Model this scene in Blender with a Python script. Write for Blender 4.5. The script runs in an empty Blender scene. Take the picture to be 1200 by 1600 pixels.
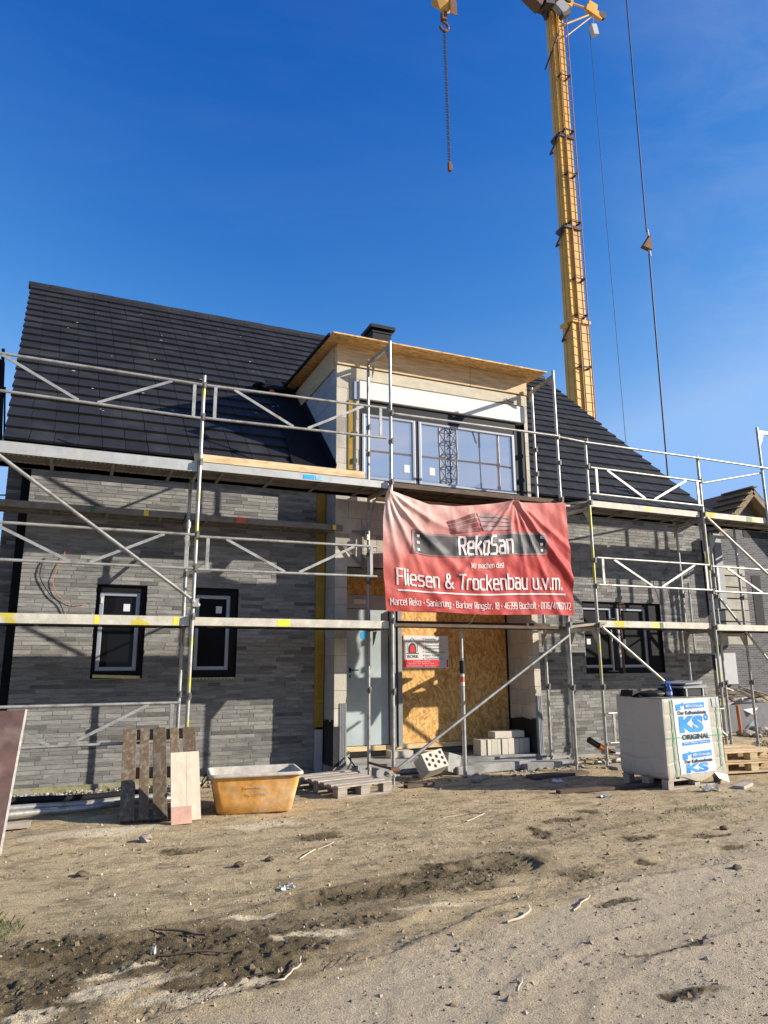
import bpy, math, random
import numpy as np
from mathutils import Vector, Matrix
random.seed(7)
S = bpy.context.scene
C = S.collection

# ------------------------------------------------------------------ camera
cam_d = bpy.data.cameras.new('camera'); cam = bpy.data.objects.new('camera', cam_d); C.objects.link(cam)
YAW, PITCH, ROLL = math.radians(23.488), math.radians(12.209), math.radians(-0.367)
fw = Vector((math.sin(YAW)*math.cos(PITCH), math.cos(YAW)*math.cos(PITCH), math.sin(PITCH)))
rt = Vector((math.cos(YAW), -math.sin(YAW), 0)); up = rt.cross(fw)
r2 = rt*math.cos(ROLL)+up*math.sin(ROLL); u2 = -rt*math.sin(ROLL)+up*math.cos(ROLL)
cam.matrix_world = Matrix(((r2.x, u2.x, -fw.x, 0), (r2.y, u2.y, -fw.y, -10.4), (r2.z, u2.z, -fw.z, 1.56), (0, 0, 0, 1)))
cam_d.sensor_fit = 'VERTICAL'; cam_d.sensor_height = 32; cam_d.lens = 32*1103.4/1600
cam_d.clip_start = 0.05; cam_d.clip_end = 3000
S.camera = cam

# ------------------------------------------------------------------ light
SUN = Vector((1.74, -1.0, 0.80)).normalized()
EL = math.asin(SUN.z); AZ = math.atan2(SUN.x, SUN.y)
w = bpy.data.worlds.new('World'); S.world = w; w.use_nodes = True
nt = w.node_tree; nt.nodes.clear()
sky = nt.nodes.new('ShaderNodeTexSky'); sky.sky_type = 'NISHITA'; sky.sun_disc = False
sky.sun_elevation = EL; sky.sun_rotation = AZ; sky.altitude = 0; sky.air_density = 1.0; sky.dust_density = 0.25; sky.ozone_density = 4.0
hs = nt.nodes.new('ShaderNodeHueSaturation'); hs.inputs['Saturation'].default_value = 1.12
bgn = nt.nodes.new('ShaderNodeBackground'); bgn.inputs['Strength'].default_value = 0.10
wo = nt.nodes.new('ShaderNodeOutputWorld')
sc_ = nt.nodes.new('ShaderNodeSeparateColor'); cc_ = nt.nodes.new('ShaderNodeCombineColor')   # deepen the blue overhead, keep it pale near the horizon
nt.links.new(sky.outputs[0], hs.inputs['Color']); nt.links.new(hs.outputs[0], sc_.inputs[0])
for i_, (k_, p_, m_) in enumerate(((2.88, 3.1, 1.7), (.90, 1.71, 3.1), (1.46, .93, 5.6))):
    pw = nt.nodes.new('ShaderNodeMath'); pw.operation = 'POWER'; pw.inputs[1].default_value = p_; nt.links.new(sc_.outputs[i_], pw.inputs[0])
    ml = nt.nodes.new('ShaderNodeMath'); ml.operation = 'MULTIPLY'; ml.inputs[1].default_value = k_; nt.links.new(pw.outputs[0], ml.inputs[0])
    mn_ = nt.nodes.new('ShaderNodeMath'); mn_.operation = 'MINIMUM'; mn_.inputs[1].default_value = m_; nt.links.new(ml.outputs[0], mn_.inputs[0]); nt.links.new(mn_.outputs[0], cc_.inputs[i_])
# thin high cloud: faint wisps over the site, thicker milky veil on the sunward side behind the viewer
tc_ = nt.nodes.new('ShaderNodeTexCoord'); mp_ = nt.nodes.new('ShaderNodeMapping'); mp_.inputs['Scale'].default_value = (1.0, 2.2, 5.0); mp_.inputs['Rotation'].default_value = (.3, .2, .5)
nt.links.new(tc_.outputs['Generated'], mp_.inputs[0]); nz_ = nt.nodes.new('ShaderNodeTexNoise'); nz_.inputs['Scale'].default_value = 1.6; nz_.inputs['Detail'].default_value = 8; nz_.inputs['Roughness'].default_value = .62; nz_.inputs['Distortion'].default_value = .6
nt.links.new(mp_.outputs[0], nz_.inputs['Vector']); cr_ = nt.nodes.new('ShaderNodeMapRange'); cr_.inputs['From Min'].default_value = .42; cr_.inputs['From Max'].default_value = .72; nt.links.new(nz_.outputs[0], cr_.inputs[0])
dp_ = nt.nodes.new('ShaderNodeVectorMath'); dp_.operation = 'DOT_PRODUCT'; dp_.inputs[1].default_value = (.55, -.83, 0); nt.links.new(tc_.outputs['Generated'], dp_.inputs[0])
mk_ = nt.nodes.new('ShaderNodeMapRange'); mk_.inputs['From Min'].default_value = -.2; mk_.inputs['From Max'].default_value = .5; mk_.inputs['To Min'].default_value = .022; mk_.inputs['To Max'].default_value = .75; nt.links.new(dp_.outputs['Value'], mk_.inputs[0])
mm_ = nt.nodes.new('ShaderNodeMath'); mm_.operation = 'MULTIPLY'; nt.links.new(cr_.outputs[0], mm_.inputs[0]); nt.links.new(mk_.outputs[0], mm_.inputs[1])
mx_ = nt.nodes.new('ShaderNodeMix'); mx_.data_type = 'RGBA'; nt.links.new(mm_.outputs[0], mx_.inputs['Factor']); nt.links.new(cc_.outputs[0], mx_.inputs['A']); mx_.inputs['B'].default_value = (4.2, 4.3, 5.0, 1)
nt.links.new(mx_.outputs['Result'], bgn.inputs[0]); nt.links.new(bgn.outputs[0], wo.inputs[0])
sd = bpy.data.lights.new('sun', 'SUN'); so = bpy.data.objects.new('sun', sd); C.objects.link(so)
sd.energy = 5.0; sd.angle = math.radians(0.53); sd.color = (1.0, 0.93, 0.82)
so.rotation_euler = SUN.to_track_quat('Z', 'Y').to_euler()
so.location = (20, -20, 30)
S.view_settings.view_transform = 'Standard'; S.view_settings.look = 'None'
S.view_settings.exposure = 0.78; S.view_settings.gamma = 1.0
S.render.engine = 'CYCLES'

# ------------------------------------------------------------------ materials
def srgb(r, g, b):
    return tuple(((c/255)/12.92 if c/255 <= .04045 else ((c/255+.055)/1.055)**2.4) for c in (r, g, b))
MATS = {}
def mat(name, col, rough=.7, metal=0., var=.15, scale=3., bump=0., bscale=40., tint=0., col2=None, c2scale=2., c2lo=.5, c2hi=.6, spec=.5, stretch=None):
    """col base; var brightness mottling; tint uses the per-face attribute; col2 patches of another colour"""
    if name in MATS: return MATS[name]
    m = bpy.data.materials.new(name); m.use_nodes = True; MATS[name] = m
    t = m.node_tree; N = t.nodes; L = t.links; b = N['Principled BSDF']
    b.inputs['Roughness'].default_value = rough; b.inputs['Metallic'].default_value = metal
    b.inputs['Specular IOR Level'].default_value = spec
    tc = N.new('ShaderNodeTexCoord'); mp = N.new('ShaderNodeMapping'); L.new(tc.outputs['Object'], mp.inputs[0])
    if stretch: mp.inputs['Scale'].default_value = stretch
    n = N.new('ShaderNodeTexNoise'); n.inputs['Scale'].default_value = scale; n.inputs['Detail'].default_value = 7; n.inputs['Roughness'].default_value = .65
    L.new(mp.outputs[0], n.inputs['Vector'])
    mr = N.new('ShaderNodeMapRange'); mr.inputs['From Min'].default_value = .3; mr.inputs['From Max'].default_value = .7
    mr.inputs['To Min'].default_value = 1-var; mr.inputs['To Max'].default_value = 1+var
    L.new(n.outputs[0], mr.inputs[0])
    base = N.new('ShaderNodeRGB'); base.outputs[0].default_value = (*col, 1); cur = base.outputs[0]
    if col2:
        n2 = N.new('ShaderNodeTexNoise'); n2.inputs['Scale'].default_value = c2scale; n2.inputs['Detail'].default_value = 5
        L.new(mp.outputs[0], n2.inputs['Vector'])
        r = N.new('ShaderNodeMapRange'); r.inputs['From Min'].default_value = c2lo; r.inputs['From Max'].default_value = c2hi; L.new(n2.outputs[0], r.inputs[0])
        mx = N.new('ShaderNodeMix'); mx.data_type = 'RGBA'; L.new(r.outputs[0], mx.inputs['Factor']); L.new(cur, mx.inputs['A']); mx.inputs['B'].default_value = (*col2, 1)
        cur = mx.outputs['Result']
    if tint:
        at = N.new('ShaderNodeAttribute'); at.attribute_name = 'tint'
        ml = N.new('ShaderNodeMath'); ml.operation = 'MULTIPLY'; L.new(at.outputs['Fac'], ml.inputs[0]); L.new(mr.outputs[0], ml.inputs[1]); fac = ml.outputs[0]
    else: fac = mr.outputs[0]
    vm = N.new('ShaderNodeVectorMath'); vm.operation = 'SCALE'; L.new(cur, vm.inputs[0]); L.new(fac, vm.inputs['Scale'])
    L.new(vm.outputs[0], b.inputs['Base Color'])
    if bump:
        nb = N.new('ShaderNodeTexNoise'); nb.inputs['Scale'].default_value = bscale; nb.inputs['Detail'].default_value = 6; L.new(mp.outputs[0], nb.inputs['Vector'])
        bp = N.new('ShaderNodeBump'); bp.inputs['Strength'].default_value = bump; bp.inputs['Distance'].default_value = .01
        L.new(nb.outputs[0], bp.inputs['Height']); L.new(bp.outputs[0], b.inputs['Normal'])
    return m

m_brick = mat('brick_slips', (.222, .214, .194), .85, var=.30, scale=14, bump=.5, bscale=60, tint=1, col2=(.145, .143, .137), c2scale=9, c2lo=.5, c2hi=.75, stretch=(.4, 1, 2.2))
m_mortar = mat('mortar', (.25, .24, .21), .95, var=.2, scale=8)
m_tile = mat('roof_tiles', (.017, .017, .019), .62, spec=.3, var=.2, scale=4, bump=.15, bscale=80, tint=1, col2=(.026, .026, .027), c2scale=1.3)
m_tiledark = mat('roof_underlay', (.012, .012, .013), .7)
m_block = mat('sandlime_block', (.50, .45, .36), .9, var=.12, scale=5, bump=.35, bscale=50, tint=1, col2=(.36, .33, .28), c2scale=2.2, c2lo=.52, c2hi=.7)
m_joint = mat('thin_joint', (.21, .20, .18), .95)
m_blockside = mat('primed_block', (.35, .355, .35), .9, var=.12, scale=5, bump=.3, bscale=50, tint=1)
m_conc = mat('concrete', (.30, .29, .27), .9, var=.25, scale=4, bump=.5, bscale=30, col2=(.20, .195, .18), c2scale=3)
m_lintel = mat('ring_beam', (.50, .45, .34), .9, var=.15, scale=6, bump=.4, bscale=40, stretch=(1, 1, 2))
m_wood = mat('fresh_timber', (.62, .46, .26), .75, var=.22, scale=5, bump=.15, bscale=60, stretch=(1, 6, 6), tint=1, col2=(.52, .36, .18), c2scale=3)
m_ply = mat('roof_board', (.66, .40, .15), .7, var=.30, scale=7, bump=.2, bscale=60, stretch=(1, 3, 3), col2=(.42, .22, .07), c2scale=10)
m_oldwood = mat('weathered_wood', (.155, .10, .055), .88, var=.32, scale=6, bump=.5, bscale=50, tint=1, stretch=(5, 5, .8), col2=(.22, .18, .12), c2scale=4)
m_splint = mat('bleached_wood', (.46, .38, .27), .85, var=.3, scale=12, bump=.3)
m_palewood = mat('dusty_plywood', (.60, .49, .36), .85, var=.16, scale=5, bump=.2, bscale=50, stretch=(3, 3, 1), tint=1)
m_redwood = mat('reddish_paint', (.52, .30, .22), .85, var=.2, scale=8)
m_greywood = mat('grey_board', (.36, .31, .25), .88, var=.25, scale=5, bump=.4, bscale=50, tint=1, stretch=(1, 6, 3))
m_dirtyplank = mat('dirty_plank', (.11, .075, .05), .9, var=.4, scale=6, bump=.4, bscale=50, stretch=(1, 6, 3), tint=1)
m_forma = mat('formwork_face', (.085, .042, .032), .6, var=.35, scale=4, bump=.1, col2=(.13, .08, .06), c2scale=3)
m_formb = mat('formwork_edge', (.42, .38, .33), .85, var=.25, scale=20, bump=.5)
m_galv = mat('galvanised_steel', (.38, .37, .335), .45, metal=.5, var=.28, scale=9, bump=.15, bscale=30, col2=(.24, .21, .17), c2scale=6, c2lo=.55, c2hi=.7)
m_galvy = mat('galvanised_yellow', (.38, .37, .33), .45, metal=.45, var=.22, scale=9, bump=.15, bscale=30, col2=(.44, .40, .10), c2scale=2.6, c2lo=.53, c2hi=.57)
m_alu = mat('deck_alloy', (.46, .46, .43), .45, metal=.35, var=.15, scale=8, bump=.1, bscale=30, col2=(.45, .43, .38), c2scale=4)
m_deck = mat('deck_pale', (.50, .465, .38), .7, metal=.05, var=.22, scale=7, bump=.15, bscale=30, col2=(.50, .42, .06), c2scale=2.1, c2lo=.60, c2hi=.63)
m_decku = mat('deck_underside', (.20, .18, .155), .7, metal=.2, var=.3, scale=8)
m_hole = mat('dark_hole', (.02, .02, .02), .9)
m_yel = mat('yellow_paint', (.75, .62, .03), .55, var=.2, scale=20)
m_red = mat('red_paint', (.62, .10, .03), .55, var=.15, scale=20)
m_green = mat('green_paint', (.03, .12, .05), .55, var=.15, scale=20)
m_blue = mat('blue_sticker', (.03, .36, .66), .4, var=.08)
m_bluelt = mat('pale_blue_sticker', (.25, .50, .66), .4, var=.2, scale=20)
m_white = mat('white_plastic', (.62, .62, .61), .4, var=.04, scale=2)
m_shutter = mat('shutter_box', (.60, .60, .57), .65, var=.07, scale=4)
m_frame = mat('window_silver', (.33, .35, .39), .35, metal=.3, var=.05)
m_anth = mat('anthracite', (.012, .012, .014), .6, var=.1, spec=.25)
m_black = mat('black_membrane', (.006, .006, .007), .7, spec=.2, var=.3, scale=6, bump=.3, bscale=20)
m_bitum = mat('bitumen_paint', (.010, .010, .011), .6, var=.3, scale=12, bump=.4, bscale=20)
m_yinsul = mat('insulation_yellow', (.30, .19, .025), .9, var=.2, scale=10, bump=.4, bscale=30)
m_foam = mat('sill_foam', (.55, .47, .22), .85, var=.25, scale=12, bump=.5, bscale=30)
m_door = mat('door_pale_grey', (.31, .365, .37), .5, var=.10, scale=3, col2=(.37, .42, .42), c2scale=2)
m_strip = mat('grey_strip', (.22, .225, .23), .6, var=.15, scale=9)
m_soil = None
m_tub = mat('tub_plastic', (.62, .30, .06), .6, var=.28, scale=9, bump=.15, bscale=25, col2=(.62, .50, .34), c2scale=3.0, c2lo=.45, c2hi=.85)
m_tubin = mat('tub_mortar_dust', (.45, .40, .33), .9, var=.25, scale=9, bump=.4)
m_crane = mat('crane_yellow', (.60, .325, .045), .5, var=.12, scale=.7, col2=(.50, .27, .045), c2scale=.6, bump=.05)
m_craned = mat('crane_dark', (.05, .035, .03), .6, var=.2)
m_ladder = mat('ladder_brown', (.24, .10, .055), .6, var=.2)
m_coupler = mat('worn_coupler', (.15, .125, .10), .65, metal=.3, var=.4, scale=20, col2=(.22, .20, .18), c2scale=30)
m_moss = mat('mossy_base', (.24, .235, .12), .95, var=.35, scale=12, bump=.6, col2=(.27, .25, .21), c2scale=5)
m_clod = mat('soil_clods', (.22, .165, .095), .95, var=.3, scale=20, tint=1)
m_headb = mat('head_brown', (.10, .05, .03), .6, var=.2)
m_lampb = mat('lamp_grey', (.22, .23, .23), .5, var=.1)
m_rust = mat('rusty_steel', (.14, .065, .03), .85, var=.35, scale=15, bump=.3)
m_rope = mat('steel_rope', (.03, .03, .035), .5)
m_film = mat('shrink_film', (.43, .40, .325), .32, var=.07, scale=3, bump=.35, bscale=7, spec=.6)
m_ksblock = mat('wrapped_block', (.47, .42, .345), .8, var=.08, scale=3, bump=.15, bscale=12, tint=1)
m_kswhite = mat('printed_film', (.56, .57, .58), .35, var=.04, scale=3, bump=.3, bscale=9)
m_ksblue = mat('print_blue', (.02, .24, .62), .4, var=.05)
m_ksblack = mat('print_black', (.02, .025, .04), .45, var=.05)
m_strap = mat('green_strap', (.10, .34, .20), .5, var=.1)
m_text = mat('banner_white_print', (.66, .56, .53), .6, var=.08, scale=6)
m_plate = mat('banner_dark_print', (.028, .024, .026), .6, var=.3, scale=2, col2=(.075, .065, .065), c2scale=1.5, c2lo=.45, c2hi=.8)
m_plate_edge = mat('banner_plate_rim', (.20, .11, .11), .6)
m_logodark = mat('banner_logo_dark', (.11, .015, .02), .6)
m_logogrey = mat('banner_logo_grey', (.30, .19, .18), .6, var=.2)
m_signred = mat('sign_red', (.62, .02, .03), .45, var=.05)
m_ink = mat('sign_ink', (.03, .03, .035), .5)
m_rubb = mat('rubble', (.30, .26, .21), .9, var=.3, scale=6, bump=.5, tint=1)
m_grass = mat('grass_blades', (.13, .135, .05), .8, var=.3, scale=20)
m_pebble = mat('pebbles', (.27, .22, .155), .9, var=.25, scale=20, tint=1)
m_plasticblk = mat('black_plastic', (.010, .010, .011), .55, var=.1, spec=.3)
m_orange = mat('orange_tool', (.48, .14, .03), .4, var=.1)
m_cabor = mat('orange_cable', (.42, .16, .08), .6, var=.1)
m_bluepl = mat('blue_bottle', (.03, .10, .35), .25, var=.15)
m_lead = mat('grey_cover', (.38, .38, .38), .5, var=.08)
m_osb = None

def osb():
    m = bpy.data.materials.new('osb_board'); m.use_nodes = True; t = m.node_tree; N = t.nodes; L = t.links; b = N['Principled BSDF']
    b.inputs['Roughness'].default_value = .7
    tc = N.new('ShaderNodeTexCoord'); cols = []
    prev = None
    for i, (rot, sc) in enumerate((((0, .6, 0), (9, 9, 34)), ((0, -.8, 0), (8, 9, 30)), ((0, 1.7, 0), (9, 9, 30)))):
        mp = N.new('ShaderNodeMapping'); mp.vector_type = 'POINT'; mp.inputs['Rotation'].default_value = rot; L.new(tc.outputs['Object'], mp.inputs[0])
        mp2 = N.new('ShaderNodeMapping'); mp2.inputs['Scale'].default_value = sc; L.new(mp.outputs[0], mp2.inputs[0])
        v = N.new('ShaderNodeTexVoronoi'); v.inputs['Scale'].default_value = 1.0; L.new(mp2.outputs[0], v.inputs['Vector'])
        sp = N.new('ShaderNodeSeparateColor'); L.new(v.outputs['Color'], sp.inputs[0])
        cr = N.new('ShaderNodeValToRGB'); cr.color_ramp.elements[0].color = (.40, .19, .045, 1); cr.color_ramp.elements[1].color = (.74, .46, .16, 1)
        e = cr.color_ramp.elements.new(.5); e.color = (.60, .33, .09, 1)
        L.new(sp.outputs[0], cr.inputs[0])
        if prev is None: prev = cr.outputs[0]
        else:
            n = N.new('ShaderNodeMix'); n.data_type = 'RGBA'; gt = N.new('ShaderNodeMath'); gt.operation = 'GREATER_THAN'; gt.inputs[1].default_value = .55
            L.new(sp.outputs[1], gt.inputs[0]); L.new(gt.outputs[0], n.inputs['Factor']); L.new(prev, n.inputs['A']); L.new(cr.outputs[0], n.inputs['B']); prev = n.outputs['Result']
    L.new(prev, b.inputs['Base Color']); return m
m_osb = osb()

def glass(name, refl, base):
    m = bpy.data.materials.new(name); m.use_nodes = True; t = m.node_tree; N = t.nodes; L = t.links; b = N['Principled BSDF']
    b.inputs['Base Color'].default_value = (*base, 1); b.inputs['Roughness'].default_value = .5; b.inputs['Specular IOR Level'].default_value = .1
    g = N.new('ShaderNodeBsdfGlossy'); g.inputs['Roughness'].default_value = .004; g.inputs['Color'].default_value = (1, .88, .80, 1)
    mx = N.new('ShaderNodeMixShader'); mx.inputs[0].default_value = refl
    tc = N.new('ShaderNodeTexCoord'); n = N.new('ShaderNodeTexNoise'); n.inputs['Scale'].default_value = 1.3; L.new(tc.outputs['Object'], n.inputs['Vector'])
    bp = N.new('ShaderNodeBump'); bp.inputs['Strength'].default_value = .02; bp.inputs['Distance'].default_value = .02; L.new(n.outputs[0], bp.inputs['Height']); L.new(bp.outputs[0], g.inputs['Normal'])
    L.new(b.outputs[0], mx.inputs[1]); L.new(g.outputs[0], mx.inputs[2]); L.new(mx.outputs[0], N['Material Output'].inputs[0]); return m
m_glassr = glass('coated_glass', .72, (.24, .22, .24))  # grey base colour stands in for hazy sky brightness mirrored in the pane
m_glassd = glass('dark_glass', .012, (.004, .004, .005))

# ------------------------------------------------------------------ mesh building
class MB:
    def __init__(s): s.v = []; s.f = []; s.t = []; s.sm = []
    def add(s, vs, fs, tint=1., smooth=False):
        o = len(s.v); s.v += [tuple(p) for p in vs]
        for f in fs: s.f.append([i+o for i in f]); s.t.append(tint); s.sm.append(smooth)
        return s
    def box(s, x0, x1, y0, y1, z0, z1, tint=1.):
        vs = [(x0, y0, z0), (x1, y0, z0), (x1, y1, z0), (x0, y1, z0), (x0, y0, z1), (x1, y0, z1), (x1, y1, z1), (x0, y1, z1)]
        return s.add(vs, [(3, 2, 1, 0), (4, 5, 6, 7), (0, 1, 5, 4), (1, 2, 6, 5), (2, 3, 7, 6), (3, 0, 4, 7)], tint)
    def obox(s, c, a, b, d, tint=1.):
        """box at centre c with half-axis vectors a, b, d"""
        c, a, b, d = map(Vector, (c, a, b, d))
        vs = [c-a-b-d, c+a-b-d, c+a+b-d, c-a+b-d, c-a-b+d, c+a-b+d, c+a+b+d, c-a+b+d]
        return s.add(vs, [(3, 2, 1, 0), (4, 5, 6, 7), (0, 1, 5, 4), (1, 2, 6, 5), (2, 3, 7, 6), (3, 0, 4, 7)], tint)
    def bar(s, p, q, w, h, tint=1., side=None):
        p, q = Vector(p), Vector(q); d = (q-p); L = d.length; d.normalize()
        ref = Vector(side) if side else (Vector((0, 0, 1)) if abs(d.z) < .9 else Vector((0, 1, 0)))
        a = d.cross(ref).normalized(); b = a.cross(d).normalized()
        return s.obox((p+q)/2, d*L/2, a*w/2, b*h/2, tint)
    def tube(s, p, q, r, n=8, r2=None, tint=1., caps=True):
        p, q = Vector(p), Vector(q); d = (q-p).normalized(); ref = Vector((0, 0, 1)) if abs(d.z) < .9 else Vector((1, 0, 0))
        a = d.cross(ref).normalized(); b = d.cross(a); r2 = r if r2 is None else r2; vs = []
        for P, R in ((p, r), (q, r2)):
            for i in range(n):
                t = 2*math.pi*i/n; vs.append(P+(a*math.cos(t)+b*math.sin(t))*R)
        s.add(vs, [(i, (i+1) % n, n+(i+1) % n, n+i) for i in range(n)], tint, True)
        if caps: s.add(vs, [tuple(range(n))[::-1], tuple(range(n, 2*n))], tint)
        return s
    def path(s, pts, r, n=6, tint=1.):
        pts = [Vector(p) for p in pts]; vs = []; k = len(pts)
        for i, P in enumerate(pts):
            d = (pts[min(i+1, k-1)]-pts[max(i-1, 0)]).normalized(); ref = Vector((0, 0, 1)) if abs(d.z) < .9 else Vector((1, 0, 0))
            a = d.cross(ref).normalized(); b = d.cross(a)
            for j in range(n):
                t = 2*math.pi*j/n; vs.append(P+(a*math.cos(t)+b*math.sin(t))*r)
        fs = [(i*n+j, i*n+(j+1) % n, (i+1)*n+(j+1) % n, (i+1)*n+j) for i in range(k-1) for j in range(n)]
        s.add(vs, fs, tint, True); s.add(vs[:n], [tuple(range(n))], tint); s.add(vs[-n:], [tuple(range(n))[::-1]], tint)
        return s
    def lump(s, c, rx, ry, rz, seed=0, n=2, tint=1., rough=.25):
        rnd = random.Random(seed); c = Vector(c); vs = []; fs = []; U, V = 7, 5
        rows = []
        for i in range(V+1):
            ph = math.pi*i/V
            for j in range(U):
                th = 2*math.pi*j/U+(.3 if i % 2 else 0); k = 1+rnd.uniform(-rough, rough)
                vs.append(c+Vector((rx*math.sin(ph)*math.cos(th)*k, ry*math.sin(ph)*math.sin(th)*k, rz*math.cos(ph)*(1+rnd.uniform(-rough, rough)*.5))))
        for i in range(V):
            for j in range(U): fs.append((i*U+j, (i+1)*U+j, (i+1)*U+(j+1) % U, i*U+(j+1) % U))
        return s.add(vs, fs, tint)

ROOT = {}
def tag(o, label=None, cat=None, group=None, kind=None):
    if label: o['label'] = label
    if cat: o['category'] = cat
    if group: o['group'] = group
    if kind: o['kind'] = kind
    return o
def thing(name, loc, label, cat, group=None):
    o = bpy.data.objects.new(name, None); C.objects.link(o); o.location = loc; o.empty_display_size = .3
    ROOT[o.name] = Vector(loc); return tag(o, label, cat, group)
def build(name, mb, m, parent=None, origin=None, bevel=0, label=None):
    """link the collected shapes (world coordinates) as one mesh object"""
    if parent is not None: off = ROOT[parent.name]
    elif origin is not None: off = Vector(origin)
    else:
        a = np.array(mb.v); off = Vector((float(a[:, 0].mean()), float(a[:, 1].mean()), float(a[:, 2].min())))
    me = bpy.data.meshes.new(name); me.from_pydata([(p[0]-off[0], p[1]-off[1], p[2]-off[2]) for p in mb.v], [], mb.f)
    me.materials.append(m); at = me.attributes.new('tint', 'FLOAT', 'FACE'); at.data.foreach_set('value', mb.t)
    me.polygons.foreach_set('use_smooth', mb.sm); me.validate(); me.update()
    o = bpy.data.objects.new(name, me); C.objects.link(o)
    if parent is not None: o.parent = parent
    else: o.location = off
    ROOT[o.name] = off
    if bevel:
        bm = o.modifiers.new('bevel', 'BEVEL'); bm.width = bevel; bm.segments = 2; bm.limit_method = 'ANGLE'
    if label: o['label'] = label
    return o

def text_verts(s, font_bold=False):
    cu = bpy.data.curves.new('t', 'FONT'); cu.body = s; cu.resolution_u = 3
    if font_bold: cu.offset = .018 if font_bold is True else font_bold
    o = bpy.data.objects.new('t', cu); C.objects.link(o); bpy.context.view_layer.update()
    me = bpy.data.meshes.new_from_object(o.evaluated_get(bpy.context.evaluated_depsgraph_get()))
    V = np.array([v.co[:2] for v in me.vertices]); F = [list(p.vertices) for p in me.polygons]
    bpy.data.objects.remove(o); bpy.data.curves.remove(cu); bpy.data.meshes.remove(me)
    mn = V.min(0); mx = V.max(0); return (V-mn)/(mx-mn), F
def put_text(mb, s, x0, y0, x1, y1, fn, bold=False, slices=0, shear=0.):
    """text fitted to the box (x0,y0)-(x1,y1) of a surface; fn maps surface coordinates to the world"""
    V, F = text_verts(s, bold); V = V*np.array([x1-x0, y1-y0])+np.array([x0, y0])
    if shear: V[:, 0] += (V[:, 1]-y0)*shear
    if slices:
        import bmesh
        bm = bmesh.new(); vs = [bm.verts.new((a, b, 0)) for a, b in V]
        for f in F:
            try: bm.faces.new([vs[i] for i in f])
            except ValueError: pass
        step = slices; x = math.floor(x0/step)*step
        while x < x1:
            x += step; bmesh.ops.bisect_plane(bm, geom=bm.verts[:]+bm.edges[:]+bm.faces[:], plane_co=(x, 0, 0), plane_no=(1, 0, 0))
        y = math.floor(min(y0, y1)/step)*step
        while y < max(y0, y1):
            y += step; bmesh.ops.bisect_plane(bm, geom=bm.verts[:]+bm.edges[:]+bm.faces[:], plane_co=(0, y, 0), plane_no=(0, 1, 0))
        bm.verts.index_update(); V = [(v.co.x, v.co.y) for v in bm.verts]; F = [[v.index for v in f.verts] for f in bm.faces]; bm.free()
    mb.add([fn(a, b) for a, b in V], F)
def put_poly(mb, pts, fn, div=1):
    """quad given by four surface points, subdivided div times"""
    a, b, c, d = [Vector((*p, 0)) for p in pts]; vs = []; n = div
    for i in range(n+1):
        for j in range(n+1):
            p = a.lerp(b, i/n).lerp(d.lerp(c, i/n), j/n); vs.append(fn(p.x, p.y))
    mb.add(vs, [(i*(n+1)+j, (i+1)*(n+1)+j, (i+1)*(n+1)+j+1, i*(n+1)+j+1) for i in range(n) for j in range(n)])

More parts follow.
